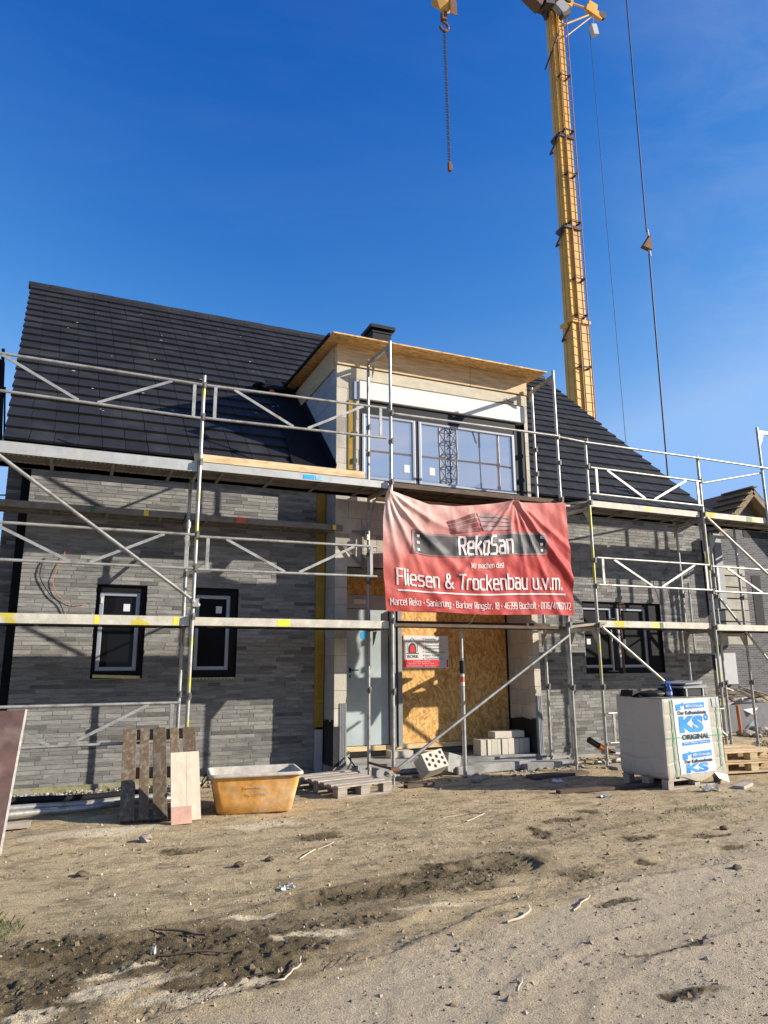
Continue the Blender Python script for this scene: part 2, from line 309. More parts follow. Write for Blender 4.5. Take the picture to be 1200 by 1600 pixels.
_o = [(.7, 0), (2.4, 0), (3.1, .7), (3.1, 4.3), (2.4, 5), (.7, 5), (0, 4.3), (0, .7), (.7, 0)]
_O = [(.7, 0), (2.6, 0), (3.3, .7), (3.3, 6.3), (2.6, 7), (.7, 7), (0, 6.3), (0, .7), (.7, 0)]
GL = {'R': (3.3, [[(0, 0), (0, 7), (2.6, 7), (3.3, 6.3), (3.3, 4.2), (2.6, 3.5), (0, 3.5)], [(1.6, 3.5), (3.3, 0)]]),
 'e': (3.1, [[(2.9, 0), (.7, 0), (0, .7), (0, 4.3), (.7, 5), (2.4, 5), (3.1, 4.3), (3.1, 2.6), (0, 2.6)]]), 'k': (3.0, [[(0, 0), (0, 7)], [(2.8, 5), (0, 2.3)], [(1.0, 3.2), (3.0, 0)]]), 'o': (3.1, [_o]),
 'S': (3.3, [[(0, .0), (2.6, 0), (3.3, .7), (3.3, 2.8), (2.6, 3.5), (.7, 3.5), (0, 4.2), (0, 6.3), (.7, 7), (3.1, 7)]]), 'a': (3.1, [[(.3, 5), (2.4, 5), (3.1, 4.3), (3.1, 0), (.7, 0), (0, .7), (0, 2.2), (.7, 2.9), (3.1, 2.9)]]),
 'n': (3.0, [[(0, 0), (0, 5), (2.3, 5), (3.0, 4.3), (3.0, 0)]]), 'W': (5.0, [[(0, 7), (1.1, 0), (2.5, 6), (3.9, 0), (5, 7)]]), 'i': (.1, [[(0.05, 0), (.05, 5)], [(.05, 6.3), (.05, 7)]]), 'r': (2.0, [[(0, 0), (0, 4.3), (.7, 5), (2.0, 5)]]),
 'm': (4.8, [[(0, 0), (0, 5), (4.1, 5), (4.8, 4.3), (4.8, 0)], [(2.4, 5), (2.4, 0)]]), 'c': (2.7, [[(2.7, 0), (.7, 0), (0, .7), (0, 4.3), (.7, 5), (2.7, 5)]]), 'h': (3.0, [[(0, 0), (0, 7)], [(0, 5), (2.3, 5), (3, 4.3), (3, 0)]]),
 'd': (3.1, [[(3.1, 7), (3.1, 0), (.7, 0), (0, .7), (0, 4.3), (.7, 5), (3.1, 5)]]), 's': (2.8, [[(0, 0), (2.2, 0), (2.8, .6), (2.8, 2.0), (2.2, 2.6), (.6, 2.6), (0, 3.2), (0, 4.4), (.6, 5), (2.7, 5)]]), '!': (.1, [[(.05, 2), (.05, 7)], [(.05, 0), (.05, .6)]]),
 'F': (2.9, [[(0, 0), (0, 7), (2.9, 7)], [(0, 3.6), (2.5, 3.6)]]), 'l': (.1, [[(.05, 0), (.05, 7)]]), '&': (4.0, [[(4, 0), (.9, 4.6), (.7, 6.3), (1.3, 7), (2.1, 7), (2.7, 6.3), (2.6, 5.2), (.3, 2.9), (0, 1.2), (.8, 0), (2.2, 0), (4, 2.8)]]),
 'T': (3.4, [[(1.7, 0), (1.7, 7)], [(0, 7), (3.4, 7)]]), 'b': (3.1, [[(0, 7), (0, 0), (2.4, 0), (3.1, .7), (3.1, 4.3), (2.4, 5), (0, 5)]]), 'u': (3.0, [[(0, 5), (0, .7), (.7, 0), (3, 0), (3, 5)]]), '.': (.2, [[(.1, 0), (.1, .5)]]), 'v': (3.0, [[(0, 5), (1.5, 0), (3, 5)]]),
 'M': (4.2, [[(0, 0), (0, 7), (2.1, 3), (4.2, 7), (4.2, 0)]]), '\u2022': (1.0, [[(.1, 2.8), (.9, 2.8)], [(.1, 3.3), (.9, 3.3)]]), 'g': (3.1, [[(.3, -1.8), (2.4, -1.8), (3.1, -1.1), (3.1, 5), (.7, 5), (0, 4.3), (0, .7), (.7, 0), (3.1, 0)]]),
 'B': (3.3, [[(0, 0), (0, 7), (2.6, 7), (3.2, 6.3), (3.2, 4.3), (2.6, 3.6), (0, 3.6)], [(2.6, 3.6), (3.3, 2.9), (3.3, .7), (2.6, 0), (0, 0)]]), 't': (2.0, [[(.4, 7), (.4, .7), (1.1, 0), (2.0, 0)], [(-.2, 5), (1.9, 5)]]),
 '1': (1.4, [[(0, 6), (1.2, 7), (1.2, 0)]]), '8': (3.1, [_O, [(0, 3.6), (3.2, 3.6)]]), '4': (3.3, [[(2.6, 0), (2.6, 7), (0, 2), (3.3, 2)]]), '6': (3.1, [[(3, 7), (.7, 7), (0, 6.3), (0, .7), (.7, 0), (2.5, 0), (3.2, .7), (3.2, 3.2), (2.5, 3.9), (0, 3.9)]]),
 '3': (3.1, [[(0, 7), (2.5, 7), (3.2, 6.3), (3.2, .7), (2.5, 0), (0, 0)], [(.8, 3.6), (3.2, 3.6)]]), '9': (3.1, [[(.3, 0), (2.5, 0), (3.2, .7), (3.2, 6.3), (2.5, 7), (.7, 7), (0, 6.3), (0, 3.9), (.7, 3.2), (3.2, 3.2)]]), '0': (3.3, [_O]),
 '7': (3.0, [[(0, 7), (3.1, 7), (1.2, 0)]]), '2': (3.1, [[(0, 7), (2.5, 7), (3.2, 6.3), (3.2, 4.2), (0, .8), (0, 0), (3.2, 0)]]), '/': (2.6, [[(0, -.5), (2.6, 7.3)]]), ' ': (1.3, [])}
def put_strokes(mb, txt, x0, y0, x1, y1, fn, th=.9, asp=1.8, step=.02):
    """condensed squared lettering drawn as strokes; fn(s, t, extra offset); asp = surface width : height"""
    tot = sum(GL[c][0] for c in txt)+1.5*(len(txt)-1); sx = (x1-x0)/tot; sy = (y1-y0)/7; x = x0; k = 0
    for c in txt:
        w_, lines = GL[c]
        for ln in lines:
            for (ax, ay), (bx, by) in zip(ln, ln[1:]):
                A = Vector((x+ax*sx, (y0+ay*sy)/asp)); B = Vector((x+bx*sx, (y0+by*sy)/asp)); d = (B-A); L = d.length
                if L < 1e-6: continue
                d /= L; hw = th*sy/asp/2; nrm = Vector((-d.y, d.x))*hw; A = A-d*hw*.85; B = B+d*hw*.85; n = max(1, int((B-A).length/step)); k += 1
                vs = []
                for i in range(n+1):
                    P = A.lerp(B, i/n)
                    for sg in (-1, 1): Q = P+nrm*sg; vs.append(fn(Q.x, Q.y*asp, (k % 4)*.0007))
                mb.add(vs, [(2*i, 2*i+1, 2*i+3, 2*i+2) for i in range(n)])
        x += (w_+1.5)*sx
# ------------------------------------------------------------------ ground
def vn(x, y, seed):
    xi = np.floor(x).astype(np.int64); yi = np.floor(y).astype(np.int64); fx = x-xi; fy = y-yi
    fx = fx*fx*(3-2*fx); fy = fy*fy*(3-2*fy)
    def h(a, b):
        n = (a*374761393+b*668265263+seed*1442695041) & 0x7fffffff
        n = ((n ^ (n >> 13))*1274126177) & 0x7fffffff
        return ((n ^ (n >> 16)) & 0xffff)/65535.
    return (h(xi, yi)*(1-fx)+h(xi+1, yi)*fx)*(1-fy)+(h(xi, yi+1)*(1-fx)+h(xi+1, yi+1)*fx)*fy
def fbm(x, y, seed, o=4):
    s = 0; a = .5
    for i in range(o): s = s+a*vn(x*2**i, y*2**i, seed+i*17); a *= .5
    return s
TRACKS = [  # polyline, half width, depth, lug spacing, dampness
    ([(-1.2, -6.35), (0.1, -5.88), (1.16, -5.66), (2.3, -5.35), (3.4, -5.1)], .24, .020, .06, .8),
    ([(-1.2, -5.55), (-.2, -5.3), (1.3, -5.3), (3.0, -4.75), (5.6, -4.2)], .20, .008, .05, .25),
    ([(.4, -6.55), (1.75, -6.30), (2.6, -5.85), (3.7, -5.75), (5.5, -5.65), (8, -5.8)], .15, .014, .05, .25),
    ([(1.9, -7.6), (2.4, -7.1), (3.1, -6.9), (4.3, -6.7)], .16, .010, .045, .15),
]
def track_fields(X, Y):
    dep = np.zeros_like(X); damp = np.zeros_like(X)
    for pts, hw, dp, lug, dm in TRACKS:
        best = np.full(X.shape, 9.); al = np.zeros_like(X); off = np.zeros_like(X); acc = 0
        for (ax, ay), (bx, by) in zip(pts, pts[1:]):
            L = math.hypot(bx-ax, by-ay); ux, uy = (bx-ax)/L, (by-ay)/L
            t = np.clip((X-ax)*ux+(Y-ay)*uy, 0, L); d = np.hypot(X-ax-t*ux, Y-ay-t*uy)
            sd_ = (X-ax)*(-uy)+(Y-ay)*ux; k = d < best
            best = np.where(k, d, best); al = np.where(k, acc+t, al); off = np.where(k, sd_, off); acc += L
        wob = (fbm(X*1.3, Y*1.3, 91)-.5)*.25
        best = np.abs(best+wob*.4)
        ins = np.clip((hw-best)/.05, 0, 1); rim = np.exp(-((best-hw-.03)/.045)**2)
        patch = np.clip((fbm(X*1.1+3, Y*1.1, 55, 3)-.36)*5, 0, 1)
        l = np.sin((al+np.abs(off)*.9+(fbm(X*2.2, Y*2.2, 141)-.5)*.5)/lug*2*math.pi)*np.clip((fbm(X*3.1, Y*3.1, 151, 3)-.38)*6, 0, 1)
        dep += -dp*ins*(.6+.4*patch)+rim*dp*.7*(.4+.8*vn(X*14, Y*14, 8))+ins*patch*dp*.30*np.clip(l*2.2, -1, 1)
        damp = np.maximum(damp, dm*np.clip((hw*1.7-best)/.12, 0, 1)*np.clip((fbm(X*1.6, Y*1.6, 77)-.18)*3, 0, 1))
    return dep, damp
BLOBS = [(4.39, -5.58, .16, .09), (4.30, -5.80, .14, .06), (3.47, -6.25, .20, .06), (3.62, -6.28, .12, .05), (3.77, -5.59, .22, .10), (4.19, -4.37, .16, .2), (5.20, -3.87, .16, .2), (4.7, -4.1, .35, .08),
    (5.55, -5.15, .28, .10), (5.42, -5.48, .2, .06), (2.94, -4.91, .25, .12), (2.77, -5.49, .4, .14), (1.76, -5.9, .35, .10), (.0, -5.76, .9, .50), (.6, -5.82, .9, .46), (1.15, -5.95, .55, .48), (.9, -6.25, .55, .30), (2.1, -5.35, .7, .20), (-.2, -6.3, .5, .4), (2.8, -5.05, .6, .16), (1.01, -6.38, .30, .24), (.82, -6.11, .30, .16),
    (-.06, -5.94, .35, .10), (-.3, -6.3, .3, .3), (3.2, -7.0, .3, .06), (2.9, -7.5, .2, .06), (2.2, -3.6, .3, .15), (1.0, -3.6, .3, .12), (4.9, -4.9, .3, .1)]
PALES = [(.40, -6.32, .34, .10), (.31, -6.08, .22, .07), (.75, -6.50, .30, .07), (-.01, -6.5, .2, .08), (1.5, -5.95, .3, .08), (1.2, -5.45, .3, .06), (2.4, -5.75, .4, .06), (.3, -2.75, .8, .2), (1.9, -2.95, .5, .15)]
def blobs(L_, X, Y, sd):
    o = np.zeros_like(X)
    wx = X+(fbm(X*4, Y*6, sd, 5)-.47)*.45; wy = Y+(fbm(X*4+9, Y*8, sd+3, 5)-.47)*.30
    for cx, cy, rx, ry in L_: o = np.maximum(o, np.clip(2.6-2.6*np.sqrt(((wx-cx)/rx)**2+((wy-cy)/ry)**2), 0, 1))
    return o
def height(X, Y):
    X = np.asarray(X, float); Y = np.asarray(Y, float)
    z = (fbm(X*.55, Y*.55, 3)-.47)*.085+(fbm(X*2.3, Y*3.0, 13)-.47)*.026
    rg = 1-np.abs(fbm(X*7, Y*9, 23)*2-.94); z += (np.clip(fbm(X*9, Y*12, 24)-.5, -.1, .3))*.020+(vn(X*60, Y*60, 33)-.5)*.004-np.clip(rg-.90, 0, 1)*.05*np.clip(fbm(X*1.3, Y*1.3, 29, 3)*3-1.2, 0, 1)
    z += np.clip(vn(X*44, Y*50, 35)-.80, 0, 1)*.07*np.clip(fbm(X*1.7, Y*1.7, 37, 3)*3-1.1, 0, 1)
    clod = np.clip(fbm(X*2.1, Y*2.1, 44, 3)-.50, 0, 1)*4
    z += clod*np.clip(fbm(X*24, Y*24, 61, 2)-.42, 0, 1)*.05
    t, damp = track_fields(X, Y); z = z+t
    bl = blobs(BLOBS, X, Y, 201); damp = np.maximum(damp, bl); damp = damp*(1-blobs(PALES, X, Y, 301)); cl = vn(X*26, Y*26, 9)*.6+vn(X*55, Y*55, 10)*.4
    z = z+bl*(np.clip(cl-.45, 0, 1)*.05-.010)
    near = 1/(1+np.exp(-(Y+.9)*6)); z = z*(1-.75*near)      # calmer by the house
    mound = .06*np.exp(-((X-.3)/.9)**2-((Y+2.75)/.28)**2)
    far = np.clip((np.abs(X)+np.abs(Y)-25)/30, 0, 1)
    return (z+mound)*(1-far)-.01, damp
def axis(segs):
    out = [segs[0][0]]
    for a, b, st in segs:
        n = max(1, round((b-a)/st)); out += list(a+(b-a)*np.arange(1, n+1)/n)
    return np.array(out)
gx = axis([(-400, -60, 40), (-60, -10, 5), (-10, -2, .4), (-2, -.9, .06), (-.9, 5.2, .0165), (5.2, 9, .03), (9, 16, .08), (16, 40, 1.), (40, 100, 6), (100, 500, 50)])
gy = axis([(-300, -60, 40), (-60, -14, 4), (-14, -8.4, .25), (-8.4, -5, .0125), (-5, -2.6, .02), (-2.6, .2, .035), (.2, 8, .15), (8, 40, 1.), (40, 100, 6), (100, 500, 50)])
GX, GY = np.meshgrid(gx, gy); GZ, DAMP = height(GX, GY)
nx, ny = len(gx), len(gy)
V = np.stack([GX.ravel(), GY.ravel(), GZ.ravel()], 1)
idx = np.arange(nx*ny).reshape(ny, nx)
F = np.stack([idx[:-1, :-1].ravel(), idx[:-1, 1:].ravel(), idx[1:, 1:].ravel(), idx[1:, :-1].ravel()], 1)
me = bpy.data.meshes.new('ground'); me.vertices.add(len(V)); me.vertices.foreach_set('co', V.ravel())
me.loops.add(F.size); me.loops.foreach_set('vertex_index', F.ravel().astype(np.int32))
me.polygons.add(len(F)); me.polygons.foreach_set('loop_start', np.arange(0, F.size, 4, dtype=np.int32)); me.polygons.foreach_set('loop_total', np.full(len(F), 4, np.int32))
me.polygons.foreach_set('use_smooth', np.ones(len(F), bool)); me.update(calc_edges=True)
at = me.attributes.new('damp', 'FLOAT', 'POINT'); at.data.foreach_set('value', DAMP.ravel().astype(np.float32))
at = me.attributes.new('pale', 'FLOAT', 'POINT'); at.data.foreach_set('value', blobs(PALES, GX, GY, 301).ravel().astype(np.float32))
ground = bpy.data.objects.new('ground', me); C.objects.link(ground); tag(ground, kind='structure')
def soil():
    m = bpy.data.materials.new('trodden_soil'); m.use_nodes = True; t = m.node_tree; N = t.nodes; L = t.links; b = N['Principled BSDF']
    b.inputs['Roughness'].default_value = .92; b.inputs['Specular IOR Level'].default_value = .25
    tc = N.new('ShaderNodeTexCoord'); P = tc.outputs['Object']
    def noise(sc, det=6, rough=.6, vec=P, stretch=None):
        if stretch:
            mp = N.new('ShaderNodeMapping'); mp.inputs['Scale'].default_value = stretch; L.new(vec, mp.inputs[0]); vec = mp.outputs[0]
        n = N.new('ShaderNodeTexNoise'); n.inputs['Scale'].default_value = sc; n.inputs['Detail'].default_value = det; n.inputs['Roughness'].default_value = rough; L.new(vec, n.inputs['Vector']); return n.outputs[0]
    def ramp(v, lo, hi, a=0., b_=1.):
        r = N.new('ShaderNodeMapRange'); r.inputs['From Min'].default_value = lo; r.inputs['From Max'].default_value = hi; r.inputs['To Min'].default_value = a; r.inputs['To Max'].default_value = b_; L.new(v, r.inputs[0]); return r.outputs[0]
    def mix(f, a, b_):
        x = N.new('ShaderNodeMix'); x.data_type = 'RGBA'
        L.new(f, x.inputs['Factor'])
        for s, v in (('A', a), ('B', b_)):
            if isinstance(v, tuple): x.inputs[s].default_value = (*v, 1)
            else: L.new(v, x.inputs[s])
        return x.outputs['Result']
    c = mix(ramp(noise(.8), .38, .62), (.57, .435, .25), (.48, .375, .225))
    c = mix(ramp(noise(2.3, 9, .75, stretch=(1, 2, 1)), .47, .61), c, (.27, .205, .12))
    c = mix(ramp(noise(5.0, 9, .75, stretch=(1, 2.4, 1)), .53, .64), c, (.63, .50, .31))
    # the compacted grey lane nearest the viewer
    sp = N.new('ShaderNodeSeparateXYZ'); L.new(P, sp.inputs[0])
    ad = N.new('ShaderNodeMath'); ad.operation = 'MULTIPLY_ADD'; L.new(sp.outputs[0], ad.inputs[0]); ad.inputs[1].default_value = -.32; L.new(sp.outputs[1], ad.inputs[2])
    ad2 = N.new('ShaderNodeMath'); ad2.operation = 'MULTIPLY_ADD'; L.new(noise(1.4), ad2.inputs[0]); ad2.inputs[1].default_value = 1.2; L.new(ad.outputs[0], ad2.inputs[2])
    c = mix(ramp(ad2.outputs[0], -6.25, -6.75), c, (.55, .445, .30))
    at = N.new('ShaderNodeAttribute'); at.attribute_name = 'damp'
    dm = N.new('ShaderNodeMath'); dm.operation = 'MULTIPLY'; L.new(at.outputs['Fac'], dm.inputs[0]); L.new(ramp(noise(3.5, 8, .7), .30, .52, .55, 1.), dm.inputs[1])
    c = mix(dm.outputs[0], c, (.115, .085, .042))
    pa = N.new('ShaderNodeAttribute'); pa.attribute_name = 'pale'; pm = N.new('ShaderNodeMath'); pm.operation = 'MULTIPLY'; L.new(pa.outputs['Fac'], pm.inputs[0]); L.new(ramp(noise(11, 9, .8), .40, .46), pm.inputs[1]); c = mix(pm.outputs[0], c, (.66, .55, .37))
    c = mix(ramp(noise(13, 8, .8, stretch=(1, 2, 1)), .60, .66), c, (.16, .115, .07))
    c = mix(ramp(noise(34, 6, .75), .62, .67), c, (.13, .095, .06))
    c = mix(ramp(noise(60, 4, .6), .66, .72), c, (.58, .49, .34))
    fine = noise(110, 4, .7)
    vm = N.new('ShaderNodeVectorMath'); vm.operation = 'SCALE'; L.new(c, vm.inputs[0]); L.new(ramp(fine, .3, .7, .70, 1.30), vm.inputs['Scale']); L.new(vm.outputs[0], b.inputs['Base Color'])
    su = N.new('ShaderNodeMath'); su.operation = 'ADD'; L.new(noise(38, 8, .7), su.inputs[0]); L.new(fine, su.inputs[1])
    bp = N.new('ShaderNodeBump'); bp.inputs['Strength'].default_value = 1.0; bp.inputs['Distance'].default_value = .022; L.new(su.outputs[0], bp.inputs['Height']); L.new(bp.outputs[0], b.inputs['Normal'])
    return m
me.materials.append(soil())
def gz(x, y): return float(height(np.array([x]), np.array([y]))[0][0])

# ------------------------------------------------------------------ house
def bricks(mb, x0, x1, z0, z1, y, holes=(), ch=.0555, joint=.0075, lo=.17, hi=.46, tlo=.68, thi=1.16, depth=.03, axis='x', seed=1, jv=.006, stagger=None):
    """coursed masonry with real bricks; y is the outer face; holes are (xa, xb, za, zb)"""
    rnd = random.Random(seed); z = z0; r = 0
    while z < z1-.01:
        zt = min(z+ch-joint, z1); x = x0-(rnd.uniform(0, lo) if stagger is None else (stagger if r % 2 else 0)); 
        while x < x1:
            L = rnd.uniform(lo, hi); a, b = max(x, x0), min(x+L-jv, x1); x += L
            if b-a < .015: continue
            spans = [(a, b)]
            for ha, hb, za, zb in holes:
                if zt > za+.004 and z < zb-.004:
                    ns = []
                    for p, q in spans:
                        if q <= ha or p >= hb: ns.append((p, q))
                        else:
                            if p < ha: ns.append((p, ha))
                            if q > hb: ns.append((hb, q))
                    spans = ns
            t = rnd.uniform(tlo, thi) if rnd.random() > .12 else rnd.uniform(tlo*.62, tlo)
            d = rnd.uniform(0, .003)
            for p, q in spans:
                if q-p < .01: continue
                if axis == 'x': mb.box(p, q, y-d, y+depth, z, zt, t)
                else: mb.box(y+d, y-depth, p, q, z, zt, t) if False else mb.box(min(y, y+depth)-d*0, max(y, y+depth), p, q, z, zt, t)
        z += ch; r += 1
def backing(mb, x0, x1, z0, z1, y0, y1, holes):
    xs = sorted({x0, x1, *[h for H in holes for h in H[:2] if x0 < h < x1]}); 
    for a, b in zip(xs, xs[1:]):
        hs_ = sorted([(H[2], H[3]) for H in holes if H[0] <= a+1e-6 and H[1] >= b-1e-6]); z = z0
        for p, q in hs_:
            if p > z: mb.box(a, b, y0, y1, z, p)
            z = q
        if z < z1: mb.box(a, b, y0, y1, z, z1)

house = thing('detached_house', (5.2, 4.5, 0), 'unfinished grey brick house with black tiled roof and bare block entrance bay behind the scaffolding', 'house')
H1 = (.24, .90, 1.40, 2.66); H2 = (1.53, 2.18, 1.40, 2.66); H3 = (8.43, 10.28, 1.38, 2.67)
b = MB(); bricks(b, -.70, 3.40, -.05, 4.34, 0, (H1, H2), seed=3); bricks(b, 7.16, 11.50, -.25, 4.34, 0, (H3,), seed=5, ch=.0555, thi=1.2, lo=.16, hi=.34)
bricks(b, -1.03, -.83, -.05, 4.34, .5, (), seed=8, tlo=.4, thi=.9)  # recessed strip tinted darker: its shade is put into the brick colour
build('facing_brick', b, m_brick, house)
b = MB(); backing(b, -.694, 3.38, -.3, 4.33, .0045, .28, (H1, H2)); backing(b, 7.18, 11.494, -.3, 4.33, .0045, .28, (H3,))
b.box(-1.02, -.694, .508, .7, -.3, 4.33)
b.box(-1.03, -.98, .7, 9.6, -.3, 4.4); b.box(11.60, 11.66, .1, 9.6, -.3, 4.4); b.box(-1.0, 11.64, 9.4, 9.62, -.3, 4.4)
# gables
for x0, x1 in ((-1.02, -.98), (11.42, 11.46)):
    b.add([(x0, .1, 4.4), (x0, 9.5, 4.4), (x0, 4.84, 9.1), (x1, .1, 4.4), (x1, 9.5, 4.4), (x1, 4.84, 9.1)], [(0, 1, 2), (5, 4, 3), (0, 2, 5, 3), (2, 1, 4, 5)])
build('wall', b, m_mortar, house)
b = MB(); b.box(-.84, -.70, .44, .50, -.1, 4.30); b.box(-.708, -.70, .02, .44, -.1, 4.30); build('corner_membrane', b, m_black, house)
build('corner_membrane', MB().box(11.50, 11.62, .03, .10, -.1, 4.38), m_black, house)
build('corner_membrane', MB().box(3.385, 3.40, .03, .28, -.1, 4.3), m_black, house)
b = MB(); b.box(11.63, 11.82, -.22, -.10, 2.6, 4.1); 
build('corner_board', b, m_strip, house)
build('mossy_base', MB().box(-.69, 3.3, -.035, -.004, -.1, .075), m_moss, house)
build('mossy_base', MB().box(7.2, 11.4, -.03, -.004, -.3, .03), m_conc, house)
# ground-floor windows
def gwindow(x0, x1, z0, z1, fx0, fx1, fz0, fz1, n=1):
    """black lined opening; silver frame set back 9 cm"""
    b = MB(); yb = .14
    b.box(x0-.004, fx0, .045, yb, z0, z1); b.box(fx1, x1+.004, .045, yb, z0, z1); b.box(fx0, fx1, .045, yb, z0, fz0); b.box(fx0, fx1, .045, yb, fz1, z1)
    b.box(x0-.006, x0+.004, .003, .045, z0, z1); b.box(x1-.004, x1+.006, .003, .045, z0, z1); b.box(x0+.004, x1-.004, .003, .045, z1-.004, z1+.006)
    lining = build('window', b, m_black, house)
    w = (fx1-fx0-(n-1)*.12)/n
    for k in range(n):
        a = fx0+k*(w+.12); c = a+w; f = MB(); t = .055
        for X0, X1, Z0, Z1 in ((a, a+t, fz0, fz1), (c-t, c, fz0, fz1), (a+t, c-t, fz0, fz0+t), (a+t, c-t, fz1-t, fz1)): f.box(X0, X1, .075, .13, Z0, Z1)
        build('frame', f, m_frame, lining, bevel=.006)
        p = MB(); p.box(a+t, c-t, .105, .115, fz0+t, fz1-t); build('pane', p, m_glassd, lining)
        s = MB(); sx = a+t+(c-a-2*t)*(.62 if n == 1 else .1); sz = fz1-.26 if n == 1 else fz0+.42
        s.box(sx, sx+.085, .098, .1045, sz, sz+.10); build('sticker', s, m_white, lining)
        if n == 1:
            hd = MB(); hd.box(a+.015, a+.04, .06, .075, fz1-.16, fz1-.08); build('hinge', hd, m_white, lining)
    if n == 2:
        b = MB(); b.box(fx0+w, fx0+w+.12, .06, .14, fz0, fz1); build('mullion', b, m_anth, lining)
    return lining
gwindow(*H1, .29, .82, 1.50, 2.57); gwindow(*H2, 1.58, 2.08, 1.50, 2.57); gwindow(*H3, 8.40+.05, 9.97, 1.48, 2.58, n=2)
b = MB(); b.obox((.57, .0, 1.425), (.30, 0, -.012), (0, .05, 0), (0, 0, .02)); build('sill_batten', b, m_foam, house)
b = MB(); b.box(1.55, 2.17, .0, .06, 1.378, 1.398)
for i in range(12): b.box(1.56+i*.05, 1.58+i*.05, -.012, .0, 1.375, 1.40)
build('sill_foam', b, m_foam, house)
# projecting entrance bay ------------------------------------------------
XL, XR, YF = 3.52, 7.12, -.45
bl = MB()
bricks(bl, XL, 3.71, .70, 3.02, YF, ch=.25, joint=.005, jv=.004, lo=.5, hi=.5, tlo=.9, thi=1.1, depth=.14, seed=11, stagger=0)
bricks(bl, XL, XR, 3.02, 4.38, YF, ch=.25, joint=.005, jv=.005, lo=.42, hi=.5, tlo=.88, thi=1.1, depth=.14, seed=12, stagger=.25)
bricks(bl, 6.995, XR, .70, 3.02, YF, ch=.25, joint=.005, jv=.004, lo=.5, hi=.5, tlo=.95, thi=1.2, depth=.14, seed=13, stagger=0)
bricks(bl, XL, 3.90, 4.38, 6.06, YF, ch=.25, joint=.005, jv=.005, lo=.2, hi=.36, tlo=.85, thi=1.1, depth=.14, seed=14, stagger=.1)
bricks(bl, 7.05, XR, 4.38, 6.06, YF, ch=.25, joint=.005, jv=.004, lo=.5, hi=.5, tlo=1, thi=1.2, depth=.14, seed=15, stagger=0)
# reveals of the doorway
for x0, x1 in ((3.60, 3.709), (6.995, 7.10)):
    z = .15; rnd = random.Random(5); k = 0
    while z < 3.0:
        y = YF+.143+(0 if k % 2 else .12)*0
        for ya, yb in ((YF+.143, -.06+(.15 if k % 2 else 0)), (-.055+(.15 if k % 2 else 0), .45)): bl.box(x0, x1, ya, yb, z, min(z+.245, 3.0), rnd.uniform(.85, 1.05))
        z += .25; k += 1
build('block_masonry', bl, m_block, house)
b = MB()
# side walls of the bay and the dormer
sb = MB(); sb2 = MB(); z = .70; k = 0; rnd = random.Random(4)
while z < 6.2:
    y = YF+.002-(.25 if k % 2 else 0)
    while y < 2.2:
        a, c = max(y, YF+.002), min(y+.495, 2.2)
        if z < 4.5: c = min(c, .05)
        if c-a > .02: (sb if z < 6.3 else sb2).box(XL-.004, XL+.1, a, c, z, min(z+.245, 6.2), rnd.uniform(.9, 1.08))
        y += .5
    z += .25; k += 1
build('side_masonry', sb, m_blockside, house)
b.box(XL+.002, 3.705, YF+.008, YF+.13, .15, 3.02); b.box(XL+.002, XR-.002, YF+.008, YF+.13, 3.02, 4.38); b.box(6.998, XR-.004, YF+.008, YF+.13, .15, 3.02)
b.box(XL+.002, 3.90, YF+.01, YF+.13, 4.38, 6.06); b.box(7.05, XR-.004, YF+.01, YF+.13, 4.38, 6.06)
b.box(XL+.004, XL+.09, YF+.13, 2.2, 4.38, 6.2); b.box(XL+.004, XL+.09, YF+.14, .3, .15, 4.38); b.box(XR-.06, XR-.004, YF+.13, 2.2, .15, 6.2)
b.box(3.61, 3.70, YF+.14, .44, .15, 3.0); b.box(7.0, XR-.07, YF+.14, .44, .15, 3.0)
build('bay_wall', b, m_joint, house)
b = MB(); b.box(3.5, 7.14, -.47, 0.4, .0, .148); b.box(XL+.1, XR-.06, .44, .6, .15, 3.3); b.box(3.71, 6.99, -.3, .44, 3.005, 3.1)
build('entrance_slab', b, m_conc, house)
b = MB(); b.box(XL-.012, 3.60, YF-.008, YF+.01, .12, .70); b.box(XL-.012, XL-.002, YF+.01, .0, .12, .74)
rnd = random.Random(2)
for i in range(9): b.box(XL-.013, XL-.003, YF+.01+i*.05, YF+.05+i*.05, .74, .74+rnd.uniform(.01, .05))
build('bitumen_coat', b, m_bitum, house); b = MB(); b.box(6.986, 6.996, YF+.01, .28, .15, .66)
for i in range(12): b.box(6.985, 6.996, YF+.01+i*.055, YF+.06+i*.055, .66, .66+rnd.uniform(.005, .035))
build('bitumen_coat', b, m_bitum, house)
b = MB()
for i in range(4): b.box(3.605+i*.027, 3.622+i*.027, YF-.014, YF+.005, .16, 1.02)
b.box(3.60, 3.712, YF-.004, YF+.006, .16, .70); build('plinth_strip', b, m_strip, house); b = MB()
for i in range(4): b.box(7.0+i*.03, 7.018+i*.03, YF-.014, YF+.005, .12, 1.05)
b.box(6.995, 7.12, YF-.004, YF+.006, .12, .70)
build('plinth_strip', b, m_strip, house)
b = MB()
for z0, z1 in ((.66, 1.0), (1.0, 1.62), (1.62, 2.25), (2.25, 2.9), (2.9, 3.5), (3.5, 4.1)): b.box(3.36, 3.50, -.03, .04, z0+.004, z1)
b.box(3.36, 3.5, -.03, .04, 4.1, 4.3)
build('insulation_strip', b, m_yinsul, house)
b = MB(); b.box(3.37, 3.49, -.04, .0, 0, .63); build('base_strip', b, m_lead, house)
